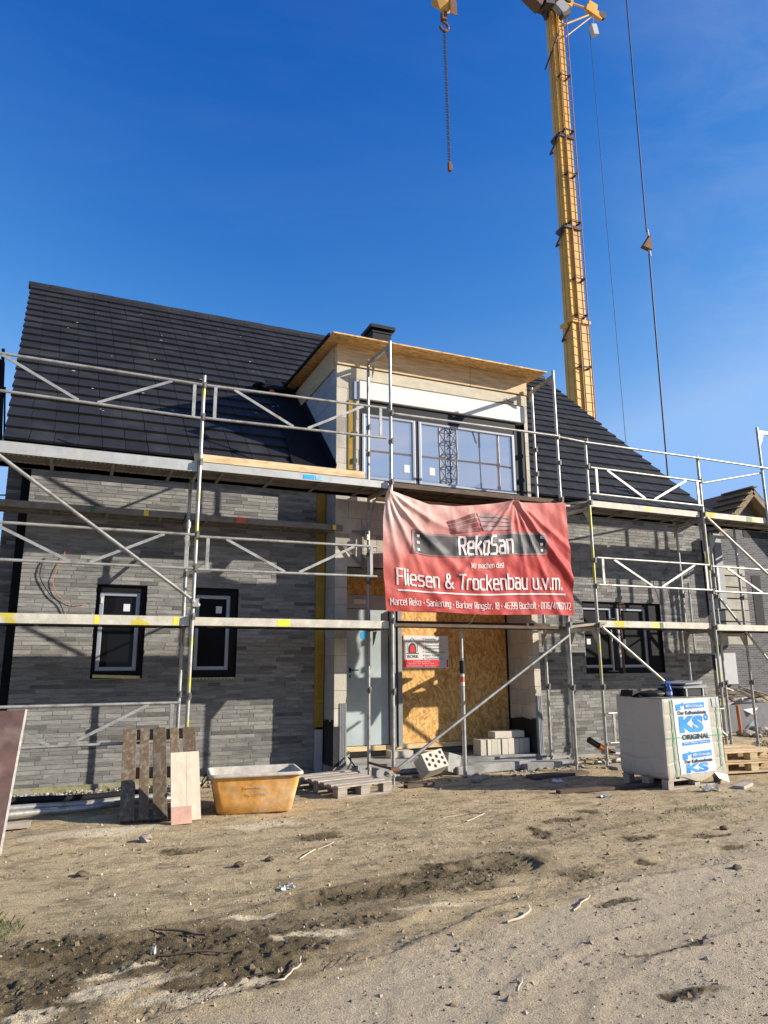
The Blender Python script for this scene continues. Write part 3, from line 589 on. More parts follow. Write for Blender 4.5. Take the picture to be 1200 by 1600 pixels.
# doorway fillings
OY = .30
b = MB(); b.box(4.93, 6.99, OY, OY+.02, .33, 3.0); o = build('board_panel', b, m_osb, house, origin=None)
b = MB(); b.box(3.71, 4.93, OY+.01, OY+.03, 2.68, 2.95); build('board_panel', b, m_osb, house)
b = MB(); b.box(3.71, 6.6, OY-.05, OY+.04, .255, .325); build('timber_batten', MB().box(3.71, 4.93, OY-.02, OY+.012, 2.955, 3.0), m_wood, house); build('timber_batten', b, m_wood, house)
b = MB(); b.box(3.71, 4.93, OY+.0, OY+.05, 2.30+.15, 2.675); build('door_lintel_panel', b, m_lead, house)
b = MB(); b.box(3.76, 4.70, OY-.015, OY+.03, .335, 2.44); dr = build('door', b, m_door, house)
b = MB(); b.tube((4.035, OY-.06, 1.48), (4.17, OY-.06, 1.48), .009); b.tube((4.04, OY-.06, 1.48), (4.04, OY-.01, 1.48), .011); b.box(4.025, 4.055, OY-.022, OY-.015, 1.44, 1.52); b.box(4.03, 4.05, OY-.022, OY-.014, 1.36, 1.41)
build('handle', b, m_anth, dr)
b = MB(); b.tube((4.29, OY-.016, 2.03), (4.29, OY-.018, 2.03), .075, 20); build('round_sticker', b, m_blue, dr)
b = MB(); b.box(4.72, 4.80, OY-.10, OY+.02, .30, 2.44); b.box(4.83, 4.90, OY-.12, OY+.02, .30, 2.44); b.box(4.80, 4.83, OY-.04, OY+.02, .30, 2.44); b.box(3.71, 3.76, OY-.05, OY+.02, .30, 2.44)
build('door_frame', b, m_strip, house)
b = MB(); b.box(4.10, 4.32, OY-.012, OY-.001, 2.53, 2.60); build('label_plate', b, m_white, house)
b = MB(); b.box(6.99-.03, 6.995, OY-.01, OY+.05, .3, 3.0); build('panel_edge', b, m_anth, house)
# upper wall: ring beam, shutter box, big window
b = MB(); b.box(XL, XR, YF-.004, YF+.13, 6.062, 6.25); build('ring_beam', b, m_lintel, house)
b = MB(); b.box(3.90, 7.05, YF-.03, YF+.12, 5.73, 6.03); b.box(3.92, 7.03, YF-.034, YF-.03, 5.735, 5.75)
sh = build('shutter_box', b, m_shutter, house, bevel=.006)
b = MB(); b.box(3.80, 3.895, YF-.05, YF+.1, 5.70, 6.0)
for i in range(3): b.box(3.785, 3.80, YF-.02+i*.04, YF+i*.04, 5.68, 5.98)
build('shutter_bracket', b, m_frame, sh)
b = MB(); b.path([(6.62, YF-.05, 6.06), (6.60, YF-.07, 6.10), (6.66, YF-.06, 6.12), (6.70, YF-.06, 6.08), (6.82, YF-.06, 6.07)], .007); build('cable_end', b, m_plasticblk, sh)
b = MB(); y0 = YF+.02
b.box(3.90, 3.955, y0, y0+.07, 4.38, 5.72); b.box(3.955, 6.88, y0, y0+.07, 5.50, 5.72); b.box(6.83, 7.04, y0-.01, y0+.07, 4.38, 5.60); b.box(3.955, 6.83, y0, y0+.07, 4.38, 4.42); b.box(4.90, 4.955, y0, y0+.07, 4.42, 5.50)
win = build('window', b, m_anth, house)
b = MB()
for a, c in ((3.957, 4.898), (4.957, 6.828)):
    t = .05; yy = y0-.012
    b.box(a, a+t, yy, yy+.05, 4.421, 5.498); b.box(c-t, c, yy, yy+.05, 4.421, 5.498); b.box(a+t, c-t, yy, yy+.05, 4.421, 4.421+t); b.box(a+t, c-t, yy, yy+.05, 5.46, 5.498)
build('frame', b, m_frame, win, bevel=.006)
b = MB(); b.box(3.99, 4.86, y0+.02, y0+.03, 4.46, 5.475); b.box(4.99, 6.80, y0+.02, y0+.03, 4.46, 5.475); build('pane', b, m_glassr, win)
for sx in (4.70, 5.16):
    b = MB(); b.box(sx, sx+.10, y0+.013, y0+.019, 4.60, 4.73); build('sticker', b, m_white, win)
b = MB(); b.box(3.715, 3.80, YF-.02, YF+.004, 4.4, 5.68); build('insulation_strip', b, m_yinsul, house)
# dormer roof
b = MB(); b.box(XL-.006, 5.95, YF-.03, YF+.10, 6.265, 6.60, 1.0); b.box(5.956, XR+.0, YF-.03, YF+.10, 6.265, 6.60, .92)
b.box(XL-.03, XL+.09, YF+.101, 2.4, 6.205, 6.60, .85); b.box(XR-.08, XR+.02, YF+.101, 2.4, 6.205, 6.6, .9)
build('dormer_fascia', b, m_wood, house, bevel=.004)
def dz(y): return 6.585+(y+.85)*.045
b = MB()
for x0, x1 in ((3.32, 4.62), (4.622, 5.98), (5.982, 7.31)):
    b.add([(x0, -.85, dz(-.85)), (x1, -.85, dz(-.85)), (x1, 2.6, dz(2.6)), (x0, 2.6, dz(2.6)), (x0, -.85, dz(-.85)+.022), (x1, -.85, dz(-.85)+.022), (x1, 2.6, dz(2.6)+.022), (x0, 2.6, dz(2.6)+.022)],
          [(3, 2, 1, 0), (4, 5, 6, 7), (0, 1, 5, 4), (1, 2, 6, 5), (2, 3, 7, 6), (3, 0, 4, 7)])
dr_ = build('dormer_roof', b, m_ply, house)
b = MB(); b.bar((3.305, -.70, dz(-.70)+.03), (3.305, 2.55, dz(2.55)+.03), .03, .05); b.add([(3.32, -.82, dz(-.82)+.026), (7.31, -.82, dz(-.82)+.026), (7.31, 2.6, dz(2.6)+.026), (3.32, 2.6, dz(2.6)+.026)], [(0, 1, 2, 3)])
build('edge_membrane', b, m_black, dr_)
# main roof ---------------------------------------------------------------
YE, ZE, YR, ZR = -.33, 4.46, 4.84, 9.36
def rp(x, s, lift=0.):
    """roof point: s 0 at eave, 1 at ridge; verge leans in slightly"""
    n = Vector((0, -(ZR-ZE), YR-YE)).normalized()
    return Vector((x, YE+(YR-YE)*s, ZE+(ZR-ZE)*s))+n*lift
XV0, XV1 = -1.05, 11.50
ROWS = 21; TW = .302; rnd = random.Random(21); b = MB()
for r in range(ROWS):
    s0, s1 = r/ROWS, (r+1)/ROWS+.008; xl = XV0-.35*(r/ROWS); n = int((XV1-xl)/TW)
    for c in range(n+1):
        x0 = xl+c*TW+rnd.uniform(-.002, .002)+(TW/2 if r % 2 and False else 0); x1 = min(x0+TW-.005, XV1)
        if x1-x0 < .05: continue
        sy = YE+(YR-YE)*(s0+s1)/2
        if XL+.02 < (x0+x1)/2 < XR-.04 and s1 < .415: continue
        l = rnd.uniform(-.003, .003); t = rnd.uniform(.85, 1.18)
        a, c_, d, e = rp(x0, s0, .066+l), rp(x1, s0, .066+l*.5), rp(x1, s1, .018), rp(x0, s1, .018)
        lo_ = [rp(x0, s0, .022+l), rp(x1, s0, .022+l), rp(x1, s1, -.012), rp(x0, s1, -.012)]
        b.add([a, c_, d, e, *lo_], [(0, 1, 2, 3), (7, 6, 5, 4), (4, 5, 1, 0), (5, 6, 2, 1), (6, 7, 3, 2), (7, 4, 0, 3)], t)
roof = build('roof', b, m_tile, house, bevel=.004)
b = MB(); b.add([rp(XV0+.02, 0, -.01), rp(XL-.02, 0, -.01), rp(XL-.02, 1, -.01), rp(XV0-.3, 1, -.01)], [(0, 1, 2, 3)])
b.add([rp(XR, 0, -.01), rp(XV1-.03, 0, -.01), rp(XV1-.03, 1, -.01), rp(XR, 1, -.01)], [(0, 1, 2, 3)])
b.add([rp(XL-.02, .41, -.01), rp(XR, .41, -.01), rp(XR, 1, -.01), rp(XL-.02, 1, -.01)], [(0, 1, 2, 3)])
b.add([(XV0, YR, ZR-.02), (XV1-.03, YR, ZR-.02), (XV1-.03, 2*YR-YE, ZE), (XV0, 2*YR-YE, ZE)], [(0, 1, 2, 3)])
b.box(XV0+.02, XL-.03, YE+.03, .02, 4.345, 4.40); b.box(XR+.02, XV1-.02, YE+.03, .02, 4.345, 4.40)
build('underlay', b, m_tiledark, house)
b = MB()
k = 0; x = XV0-.38
while x < XV1:
    q = min(x+.42, XV1+.02); r0 = .085+(k % 2)*.004
    b.tube((x, YR, ZR+.0), (q, YR, ZR+.0), r0, 12); x += .41; k += 1
build('ridge_cap', b, m_tile, roof)
b = MB(); rr_ = random.Random(8)
for i in range(26):
    p = rp(rr_.uniform(-.8, 3.0), rr_.uniform(.15, .95), .08); u_ = (rp(0, 1)-rp(0, 0)).normalized(); a_ = rr_.uniform(.008, .03)
    b.add([p, p+Vector((a_*2, 0, 0)), p+Vector((a_*1.6, 0, 0))+u_*a_, p+Vector((a_*.3, 0, 0))+u_*a_*.8], [(0, 1, 2, 3)])
o_ = build('mortar_splash', b, m_lead, roof); o_['kind'] = 'stuff'
b = MB()   # membrane tongue beside the dormer and the upstand
b.add([rp(2.86, 0, .075), rp(XL-.008, -.01, .075), rp(XL-.008, .50, .075), rp(3.02, .50, .075)], [(0, 1, 2, 3)])
b.add([rp(XL-.014, -.01, .06), rp(XL-.014, .50, .06), rp(XL-.014, .50, .22), rp(XL-.014, -.01, .22)], [(0, 1, 2, 3)])
b.lump(rp(3.10, .41, .10), .30, .2, .10, 3); b.lump(rp(2.85, .43, .10), .2, .15, .06, 5)
build('dormer_flashing', b, m_black, roof)
b = MB(); b.lump(rp(2.98, .385, .14), .06, .05, .05, 9); build('red_clip', b, m_red, roof)
b = MB(); b.box(6.56, 7.08, 5.35, 5.9, 8.6, 10.08); ch = build('chimney', b, m_anth, roof)
b = MB(); b.box(6.47, 7.17, 5.26, 5.98, 10.18, 10.27); b.box(6.54, 7.10, 5.33, 5.92, 10.08, 10.14)
for x in (6.58, 7.0):
    for y in (5.38, 5.82): b.box(x, x+.05, y, y+.05, 10.14, 10.18)
build('chimney_cover', b, m_anth, ch)
b = MB()
for i in range(9):
    x, s = random.uniform(1.4, 3.2), random.uniform(.1, .5); p = rp(x, s, .062+.0375)
    b.add([p, p+Vector((.03, .005, .004)), p+Vector((.02, .02, .02))], [(0, 1, 2)])
build('grass_tuft_stub', b, m_lead, roof) if False else None

# ------------------------------------------------------------------ scaffolding
YP, YRr = -1.30, -.57
def post(par, x, y, z0, z1, m=None, base=True, joints=(2.28, 4.28), mid=None):
    b = MB(); b.tube((x, y, z0), (x, y, z1), .024, 12)
    for z in joints:
        if z0 < z < z1: b.tube((x, y, z), (x, y, z+.012), .031, 12); b.tube((x, y, z-.12), (x, y, z), .0265, 12)
    for z in (1.2, 2.78, 3.20, 4.78, 5.22):
        pass
    p = build('post', b, m or m_galv, par)
    for z in (1.2, 2.16, 2.78, 3.20, 4.16, 4.78, 5.22):
        if z0 < z < z1-.03: build('coupler', MB().tube((x, y, z-.035), (x, y, z+.02), .036, 8).obox((x+.01, y-.045, z), (.014, 0, 0), (0, .012, 0), (.004, 0, .045)), m_coupler, p)
    if base:
        f = MB(); f.tube((x, y, .0), (x, y, z0+.1), .018, 10); f.box(x-.075, x+.075, y-.075, y+.075, -.01, .006); f.tube((x, y, z0-.02), (x, y, z0+.01), .04, 8); f.bar((x-.09, y, z0-.005), (x+.09, y, z0-.005), .015, .015)
        build('base_jack', f, m_galv, p)
    return p
def transom(par, x, z, y0=YP, y1=YRr, gus=True, m=None, x2=None):
    x2 = x if x2 is None else x2
    b = MB(); b.bar((x, y0+.024, z), (x2, y1-.024, z), .045, .055)
    if gus:
        for y, d in ((y0+.022, 1), (y1-.022, -1)):
            t = .004
            b.add([(x-t, y, z-.03), (x-t, y+d*.15, z-.03), (x-t, y+d*.04, z-.20), (x-t, y, z-.24), (x+t, y, z-.03), (x+t, y+d*.15, z-.03), (x+t, y+d*.04, z-.20), (x+t, y, z-.24)],
                  [(0, 1, 2, 3), (7, 6, 5, 4), (0, 4, 5, 1), (1, 5, 6, 2), (2, 6, 7, 3), (3, 7, 4, 0)])
    return build('transom', b, m or m_galv, par)
def guard(par, x0, x1, zb, zt, y=YP-.045, m=None, flip=False, dzr=0., verts=(True, True)):
    b = MB(); r = .0185; L = x1-x0
    def P(u, z): return (x0+u*L, y, z+dzr*u)
    b.tube(P(0, zt), P(1, zt), r, 10); b.tube(P(0, zb), P(1, zb), r, 10)
    if verts[0]: b.bar(P(.045, zb), P(.045, zt), .022, .042, side=(1, 0, 0))
    if verts[1]: b.bar(P(.965, zb), P(.965, zt), .022, .042, side=(1, 0, 0))
    b.bar(P(.14, zt-.015), P(.46, zb+.015), .02, .034); b.bar(P(.54, zb+.015), P(.86, zt-.015), .02, .034)
    return build('guard_rail', b, m or m_galv, par)
def rail(par, p, q, r=.0185, m=None, name='rail'):
    return build(name, MB().tube(p, q, r, 10), m or m_galv, par)
def deck(par, x0, x1, z, y0=YP+.03, y1=YRr-.03, h=.085, m=None, holes=False, face=None, marks=(), dzr=0):
    b = MB(); n = 2; w_ = (y1-y0)/n
    for k in range(n):
        a, c = y0+k*w_+.003, y0+(k+1)*w_-.003
        b.add([(x0, a, z-h), (x1, a, z-h+dzr), (x1, c, z-h+dzr), (x0, c, z-h), (x0, a, z), (x1, a, z+dzr), (x1, c, z+dzr), (x0, c, z)],
              [(4, 5, 6, 7), (0, 1, 5, 4), (1, 2, 6, 5), (2, 3, 7, 6), (3, 0, 4, 7)])
        b.add([(x0+.01, a+.02, z-h*.55), (x1-.01, a+.02, z-h*.55+dzr), (x1-.01, c-.02, z-h*.55+dzr), (x0+.01, c-.02, z-h*.55)], [(3, 2, 1, 0)])
        for A, B in ((a, a+.02), (c-.02, c)): b.add([(x0, A, z-h), (x1, A, z-h+dzr), (x1, B, z-h+dzr), (x0, B, z-h)], [(3, 2, 1, 0)])
    for k in range(4): xx = x0+.3+k*(x1-x0-.6)/3; b.box(xx-.02, xx+.02, y0+.01, y1-.01, z-h+.004, z-h+.02)
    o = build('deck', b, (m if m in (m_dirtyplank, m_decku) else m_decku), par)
    if m not in (m_dirtyplank, m_decku):
        for A, B in ((y0-.002, y0+.003), (y1-.003, y1+.002)):
            e = MB(); e.add([(x0, A, z-h+.001), (x1, A, z-h+.001+dzr), (x1, B, z-h+.001+dzr), (x0, B, z-h+.001), (x0, A, z+.004), (x1, A, z+.004+dzr), (x1, B, z+.004+dzr), (x0, B, z+.004)],
                            [(3, 2, 1, 0), (4, 5, 6, 7), (0, 1, 5, 4), (1, 2, 6, 5), (2, 3, 7, 6), (3, 0, 4, 7)])
            build('edge_profile', e, m or m_deck, o)
    if holes:
        hb = MB(); nn = int((x1-x0)/.055)
        for k in range(2):
            for rr in range(3):
                yy = y0+k*w_+.06+rr*.09
                for i in range(nn): xx = x0+.03+i*.055+(rr % 2)*.027; hb.box(xx, xx+.026, yy, yy+.05, z-h*.55-.008, z-h*.55-.001)
        build('perforation', hb, m_alu, o)['kind'] = 'stuff'
    for (u, w2, mm) in marks:
        xx = x0+u*(x1-x0); build('paint_mark', MB().box(xx, xx+w2, y0-.0038, y0-.001, z-h+.006+dzr*u, z-.006+dzr*u), mm, o)
    return o

sc1 = thing('scaffold', (1.34, YP, 0), 'galvanised facade scaffold at the left, running from the brick wall past the entrance bay', 'scaffold', None)
for x, yf, yb, zt, m in ((1.34, YP, YRr, 5.37, m_galvy), (4.07, YP, YRr, 6.38, m_galv), (7.08, YP, YRr, 6.40, m_galv), (-1.47, YP, YRr, 5.37, m_galvy)):
    post(sc1, x, yf, .12, zt, m)
    xb = {1.34: 1.33, 4.07: 4.01, 7.08: 7.16, -1.47: -1.47}[x]
    post(sc1, xb, yb, .12, {1.34: 4.10, 4.07: 6.36, 7.08: 6.38, -1.47: 4.1}[x], m_galv)
    for z in (2.07, 4.07) + ((6.30,) if zt > 6 else ()): transom(sc1, x, z, x2=xb)
    if zt > 6: transom(sc1, x, 6.30-2.0+.0-.0, x2=xb) if False else None
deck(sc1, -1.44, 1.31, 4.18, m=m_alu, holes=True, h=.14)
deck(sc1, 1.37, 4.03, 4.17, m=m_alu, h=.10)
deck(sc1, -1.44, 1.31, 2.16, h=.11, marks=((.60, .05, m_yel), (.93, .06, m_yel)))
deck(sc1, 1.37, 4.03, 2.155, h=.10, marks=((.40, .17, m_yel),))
guard(sc1, -1.44, 1.31, 4.78, 5.25, m=m_galv, dzr=-.03); guard(sc1, 1.37, 3.98, 4.76, 5.22, dzr=.05)
guard(sc1, -1.32, 1.31, 2.76, 3.19); guard(sc1, 1.37, 3.82, 2.75, 3.17, dzr=.015)
guard(sc1, -1.35, 1.24, .69, 1.13)
rail(sc1, (4.07, YP-.045, 5.205), (7.08, YP-.045, 5.23), m=m_rust and m_galv)
rail(sc1, (-1.45, YP-.06, 4.32), (1.37, YP-.06, 2.33), .022, name='diagonal_brace')
b = MB(); b.tube((1.30, YP-.10, 2.36), (1.40, YP-.02, 2.30), .034, 8); b.box(1.32, 1.39, YP-.1, YP-.02, 2.28, 2.38); build('clamp', b, m_galv, sc1)
rail(sc1, (4.05, YP-.06, .17), (7.05, YP-.06, 2.00), .022, name='diagonal_brace')
b = MB(); b.bar((4.07, YP, .19), (4.0, YRr, .20), .03, .03); b.tube((4.0, YP-.06, .19), (4.12, YP-.06, .19), .034, 8); build('ledger', b, m_rust, sc1)
for (xx_, z_, w_) in ((2.75, 4.12, .16), (2.93, 4.12, .10)): build('maker_sticker', MB().box(xx_, xx_+w_, YP+.03-.006, YP+.03-.0025, z_-.03, z_+.03), m_blue if w_ > .12 else m_bluelt, sc1)
# inner console boards between scaffold and wall
for x0, x1, z in ((-1.4, 1.28, 3.64), (1.30, 3.62, 3.635)):
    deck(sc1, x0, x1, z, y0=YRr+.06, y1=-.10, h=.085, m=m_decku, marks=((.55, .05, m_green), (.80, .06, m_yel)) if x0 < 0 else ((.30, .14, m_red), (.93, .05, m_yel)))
for x in (1.33, -1.4, 3.98):
    b = MB(); b.bar((x, YRr, 3.54), (x, -.1, 3.54), .04, .05); b.bar((x, YRr, 3.1), (x, -.12, 3.51), .03, .03); b.tube((x, YRr, 3.42), (x, YRr, 3.50), .036, 8); build('console_bracket', b, m_galv, sc1)
b = MB(); b.bar((3.35, YRr+.2, 3.56), (4.0, YRr+.1, 3.56), .03, .04); b.bar((3.95, YRr+.1, 3.56), (3.95, YRr+.1, 3.0), .03, .04); b.bar((3.98, YRr+.05, 2.98), (3.6, YRr+.1, 3.36), .02, .04); build('console_arm', b, m_decku, sc1)
# middle bay: dark plank decks
deck(sc1, 4.12, 7.04, 4.17, m=m_dirtyplank, h=.07)
deck(sc1, 4.12, 7.04, 2.13, m=m_dirtyplank, h=.045, y0=YP+.03, y1=YP+.34)

sc2 = thing('scaffold', (10.2, YP, 0), 'galvanised facade scaffold at the right, turning the corner past the white block pallet', 'scaffold', None)
for x, xb, zt, m in ((7.66, 7.60, 5.26, m_galvy), (10.20, 10.29, 5.25, m_galvy), (12.85, 12.85, 5.25, m_galv)):
    post(sc2, x, YP, .12, zt, m); post(sc2, xb, YRr, .12, 4.10, m_galv)
    for z in (2.10, 4.07): transom(sc2, x, z, x2=xb)
for x in (11.10, 11.77): post(sc2, x, -.60, .12, 4.02 if x < 11.5 else 4.15, m_galv)
for z in (3.94, 2.07):
    b = MB(); b.bar((11.10, -.6, z), (11.77, -.6, z), .045, .055)
    for x, d in ((11.12, 1), (11.75, -1)):
        b.add([(x, -.604, z-.03), (x+d*.14, -.604, z-.03), (x+d*.03, -.604, z-.22), (x, -.604, z-.24), (x, -.596, z-.03), (x+d*.14, -.596, z-.03), (x+d*.03, -.596, z-.22), (x, -.596, z-.24)],
              [(0, 1, 2, 3), (7, 6, 5, 4), (0, 4, 5, 1), (1, 5, 6, 2), (2, 6, 7, 3), (3, 7, 4, 0)])
    build('transom', b, m_galv, sc2)
b = MB(); b.tube((11.86, YP, .1), (11.86, YP, 6.02), .024, 12); build('post', b, m_galv, sc2); build('post', MB().tube((12.6, YP, .1), (12.6, YP, 5.95), .024, 12), m_galv, sc2)
b = MB(); b.bar((11.88, YP, 5.93), (12.6, YP, 5.93), .045, .055)
b.add([(11.885, YP-.004, 5.90), (12.02, YP-.004, 5.90), (11.93, YP-.004, 5.70), (11.885, YP-.004, 5.68)], [(0, 1, 2, 3)]); build('transom', b, m_galv, sc2)
guard(sc2, 7.70, 10.17, 4.31, 4.76, m=m_galv); rail(sc2, (7.62, YP-.05, 5.19), (10.2, YP-.05, 5.20)); rail(sc2, (10.2, YP-.05, 5.20), (12.85, YP-.05, 5.19)); rail(sc2, (7.08, YP-.04, 5.22), (7.66, YP-.04, 5.19))
guard(sc2, 7.70, 10.17, 2.80, 3.24); guard(sc2, 10.24, 12.8, 2.78, 3.22); guard(sc2, 7.70, 10.15, .36, .80)
rail(sc2, (10.2, YP+.03, 4.74), (11.9, YP+.03, 5.12))
deck(sc2, 7.72, 10.15, 4.21, m=m_deck, h=.10, marks=((.50, .08, m_yel),)); deck(sc2, 10.25, 12.8, 4.22, m=m_deck, h=.10, marks=((.3, .05, m_yel), (.42, .14, m_green)))
deck(sc2, 7.72, 10.15, 2.23, m=m_deck, h=.10, marks=((.46, .12, m_yel), (.52, .08, m_green))); deck(sc2, 10.25, 12.8, 2.21, m=m_deck, h=.10)
rail(sc2, (7.70, YP-.06, 2.12), (10.15, YP-.06, .36), .022, name='diagonal_brace'); rail(sc2, (10.22, YP-.06, 4.10), (12.8, YP-.06, 2.3), .022, name='diagonal_brace')
rail(sc2, (11.12, -.66, 2.75), (12.9, -.66, .9), .022, name='diagonal_brace')
b = MB(); b.bar((7.08, YP+.1, 4.08), (7.7, YP+.3, 4.16), .12, .03); b.bar((7.1, YP+.3, 4.12), (7.7, YP+.1, 4.2), .1, .03); build('link_plank', b, m_greywood, sc2)
b = MB(); b.bar((7.1, YP+.12, 2.12), (7.85, YP+.14, 2.20), .28, .035); build('link_plank', b, m_greywood, sc2)

# loose boards on the scaffold
b = MB(); b.obox((2.47, YP+.05, 4.235), (1.20, 0, 0), (0, .02, 0), (0, 0, .05), 1.05); o = build('timber_plank', b, m_wood, origin=(2.47, YP+.05, 4.19))
tag(o, 'long fresh yellow timber plank on the upper scaffold deck left of the big window', 'plank')
b = MB(); b.obox((5.55, YP+.42, 2.165), (1.40, 0, 0), (0, .14, 0), (0, 0, .018), .9); b2 = build('plank', b, m_dirtyplank, origin=(5.55, YP+.42, 2.15))
tag(b2, 'dark dirty plank lying across the lower scaffold bay below the red banner', 'plank')
b = MB(); b.obox((5.4, -.80, 4.02), (1.35, 0, .0), (0, .03, 0), (0, 0, .03)); o = build('timber_batten', b, m_wood, origin=(5.4, -.8, 3.99)); tag(o, 'thin yellow batten under the upper deck behind the top of the red banner', 'batten')

# props
def prop(x, y, z0, z1, label, m1, m2, ring=False, r=.03, zs=None, name='steel_prop'):
    t = thing(name, (x, y, z0), label, 'prop'); zs = zs or (z0+(z1-z0)*.5)
    build('outer_tube', MB().tube((x, y, z0), (x, y, zs), r, 12).box(x-.06, x+.06, y-.06, y+.06, z0, z0+.008), m1, t)
    build('inner_tube', MB().tube((x, y, zs), (x, y, z1), r*.8, 12).box(x-.06, x+.06, y-.06, y+.06, z1-.008, z1), m1, t)
    if ring:
        build('collar', MB().tube((x, y, zs-.02), (x, y, zs+.16), r*1.35, 12).path([(x-.05, y-.05, zs+.17), (x, y-.07, zs+.2), (x+.06, y-.03, zs+.17)], .006), m2, t)
        build('warning_band', MB().tube((x, y, zs-.14), (x, y, zs-.07), r*1.04, 12, caps=False), m_red, t)
        build('pale_band', MB().tube((x, y, zs-.2), (x, y, zs-.145), r*1.04, 12, caps=False).tube((x, y, zs-.065), (x, y, zs-.035), r*1.04, 12, caps=False), m_white, t)
    return t
prop(5.30, -1.06, .0, 2.08, 'grey steel prop with red and white band in the middle of the entrance', m_galv, m_plasticblk, True, zs=1.45)
prop(9.02, -.30, 1.38, 2.62, 'thin rusty brown prop standing in front of the right window', m_rust, m_rust, r=.022)
prop(8.86, -.22, 1.42, 2.35, 'short pale prop beside the rusty one in front of the right window', m_galv, m_galv, r=.018)

# ------------------------------------------------------------------ banner
bn = thing('banner', (5.5, YP-.06, 2.29), 'red faded advertising banner with white lettering hung across the middle of the scaffold', 'banner')
BX0, BX1 = 3.95, 7.11
TOPS = [(0, 4.02), (.06, 3.99), (.22, 3.86), (.36, 3.87), (.5, 3.93), (.62, 4.0), (.685, 4.045), (.72, 4.03), (.85, 4.05), (1, 4.10)]
def top(s):
    for (a, za), (c, zc) in zip(TOPS, TOPS[1:]):
        if s <= c: return za+(zc-za)*(s-a)/(c-a)
    return TOPS[-1][1]
def bfn(s, t, off=0.):
    """s 0..1 left to right, t 0 bottom .. 1 top"""
    z0 = 2.285+.012*math.sin(s*9); z1 = top(s); u = 1-t
    x = BX0+(BX1-BX0)*s-.055*math.sin(math.pi*t)*(1-s)**3+.035*u*s**4
    d = 0.
    def ridge(d0, wd): return math.exp(-(d0/wd)**2)
    # folds fanning out from the tie point near s=.69
    px, pt = .687, 1.03
    for ang, amp, wd, fade in ((-52, .055, .030, 1), (-38, .028, .025, .8), (-68, .022, .02, .8), (-128, .040, .028, .9), (-140, .024, .03, .7), (-152, .02, .04, .6), (-98, .02, .03, .6), (-82, .016, .02, .7)):
        a = math.radians(ang); dx, dy = math.cos(a), math.sin(a); vx, vy = (s-px)*1.8, (t-pt); al = vx*dx+vy*dy; pe = -vx*dy+vy*dx
        if al > 0: d += amp*ridge(pe, wd*(.5+al*1.2))*math.exp(-al*(1-fade)*2)
    # folds from the upper left corner
    for ang, amp, wd in ((-20, .05, .04), (-42, .045, .035), (-62, .035, .03), (-78, .03, .03)):
        a = math.radians(ang); dx, dy = math.cos(a), math.sin(a); vx, vy = (s-.0)*1.8, (t-1.0); al = vx*dx+vy*dy; pe = -vx*dy+vy*dx
        if al > 0: d += amp*ridge(pe, wd*(.4+al))*math.exp(-al*1.1)
    for c, amp, wd in ((.08, .018, .012), (.16, .012, .01), (.24, .016, .012), (.33, .012, .009), (.41, .014, .01), (.49, .010, .009), (.56, .013, .01), (.64, .010, .008), (.73, .012, .009), (.81, .014, .012), (.89, .012, .010), (.95, .012, .01)):
        cc = c+.03*math.sin(u*3+c*20); d += .55*amp*ridge(s-cc, wd*1.8)*(.35+.65*math.sin(math.pi*min(1, u+.15)))
    d += .018*math.sin(s*7+u*2)*math.sin(math.pi*t*.9+.2)+.006*math.sin(s*31+u*17)+.004*math.sin(s*53-u*29)
    n = fbm(np.array([s*16.]), np.array([t*9.]), 5, 3)[0]-.45
    d += n*.018
    return Vector((x, YP-.055-.02-d-off, z0+(z1-z0)*t))
NS, NT = 260, 130; vs = []
SS, TT = np.meshgrid(np.linspace(0, 1, NS+1), np.linspace(0, 1, NT+1))
vs = [bfn(float(s), float(t)) for s, t in zip(SS.ravel(), TT.ravel())]
fs = [(j*(NS+1)+i, j*(NS+1)+i+1, (j+1)*(NS+1)+i+1, (j+1)*(NS+1)+i) for j in range(NT) for i in range(NS)]
b = MB(); b.add(vs, fs, 1, True)
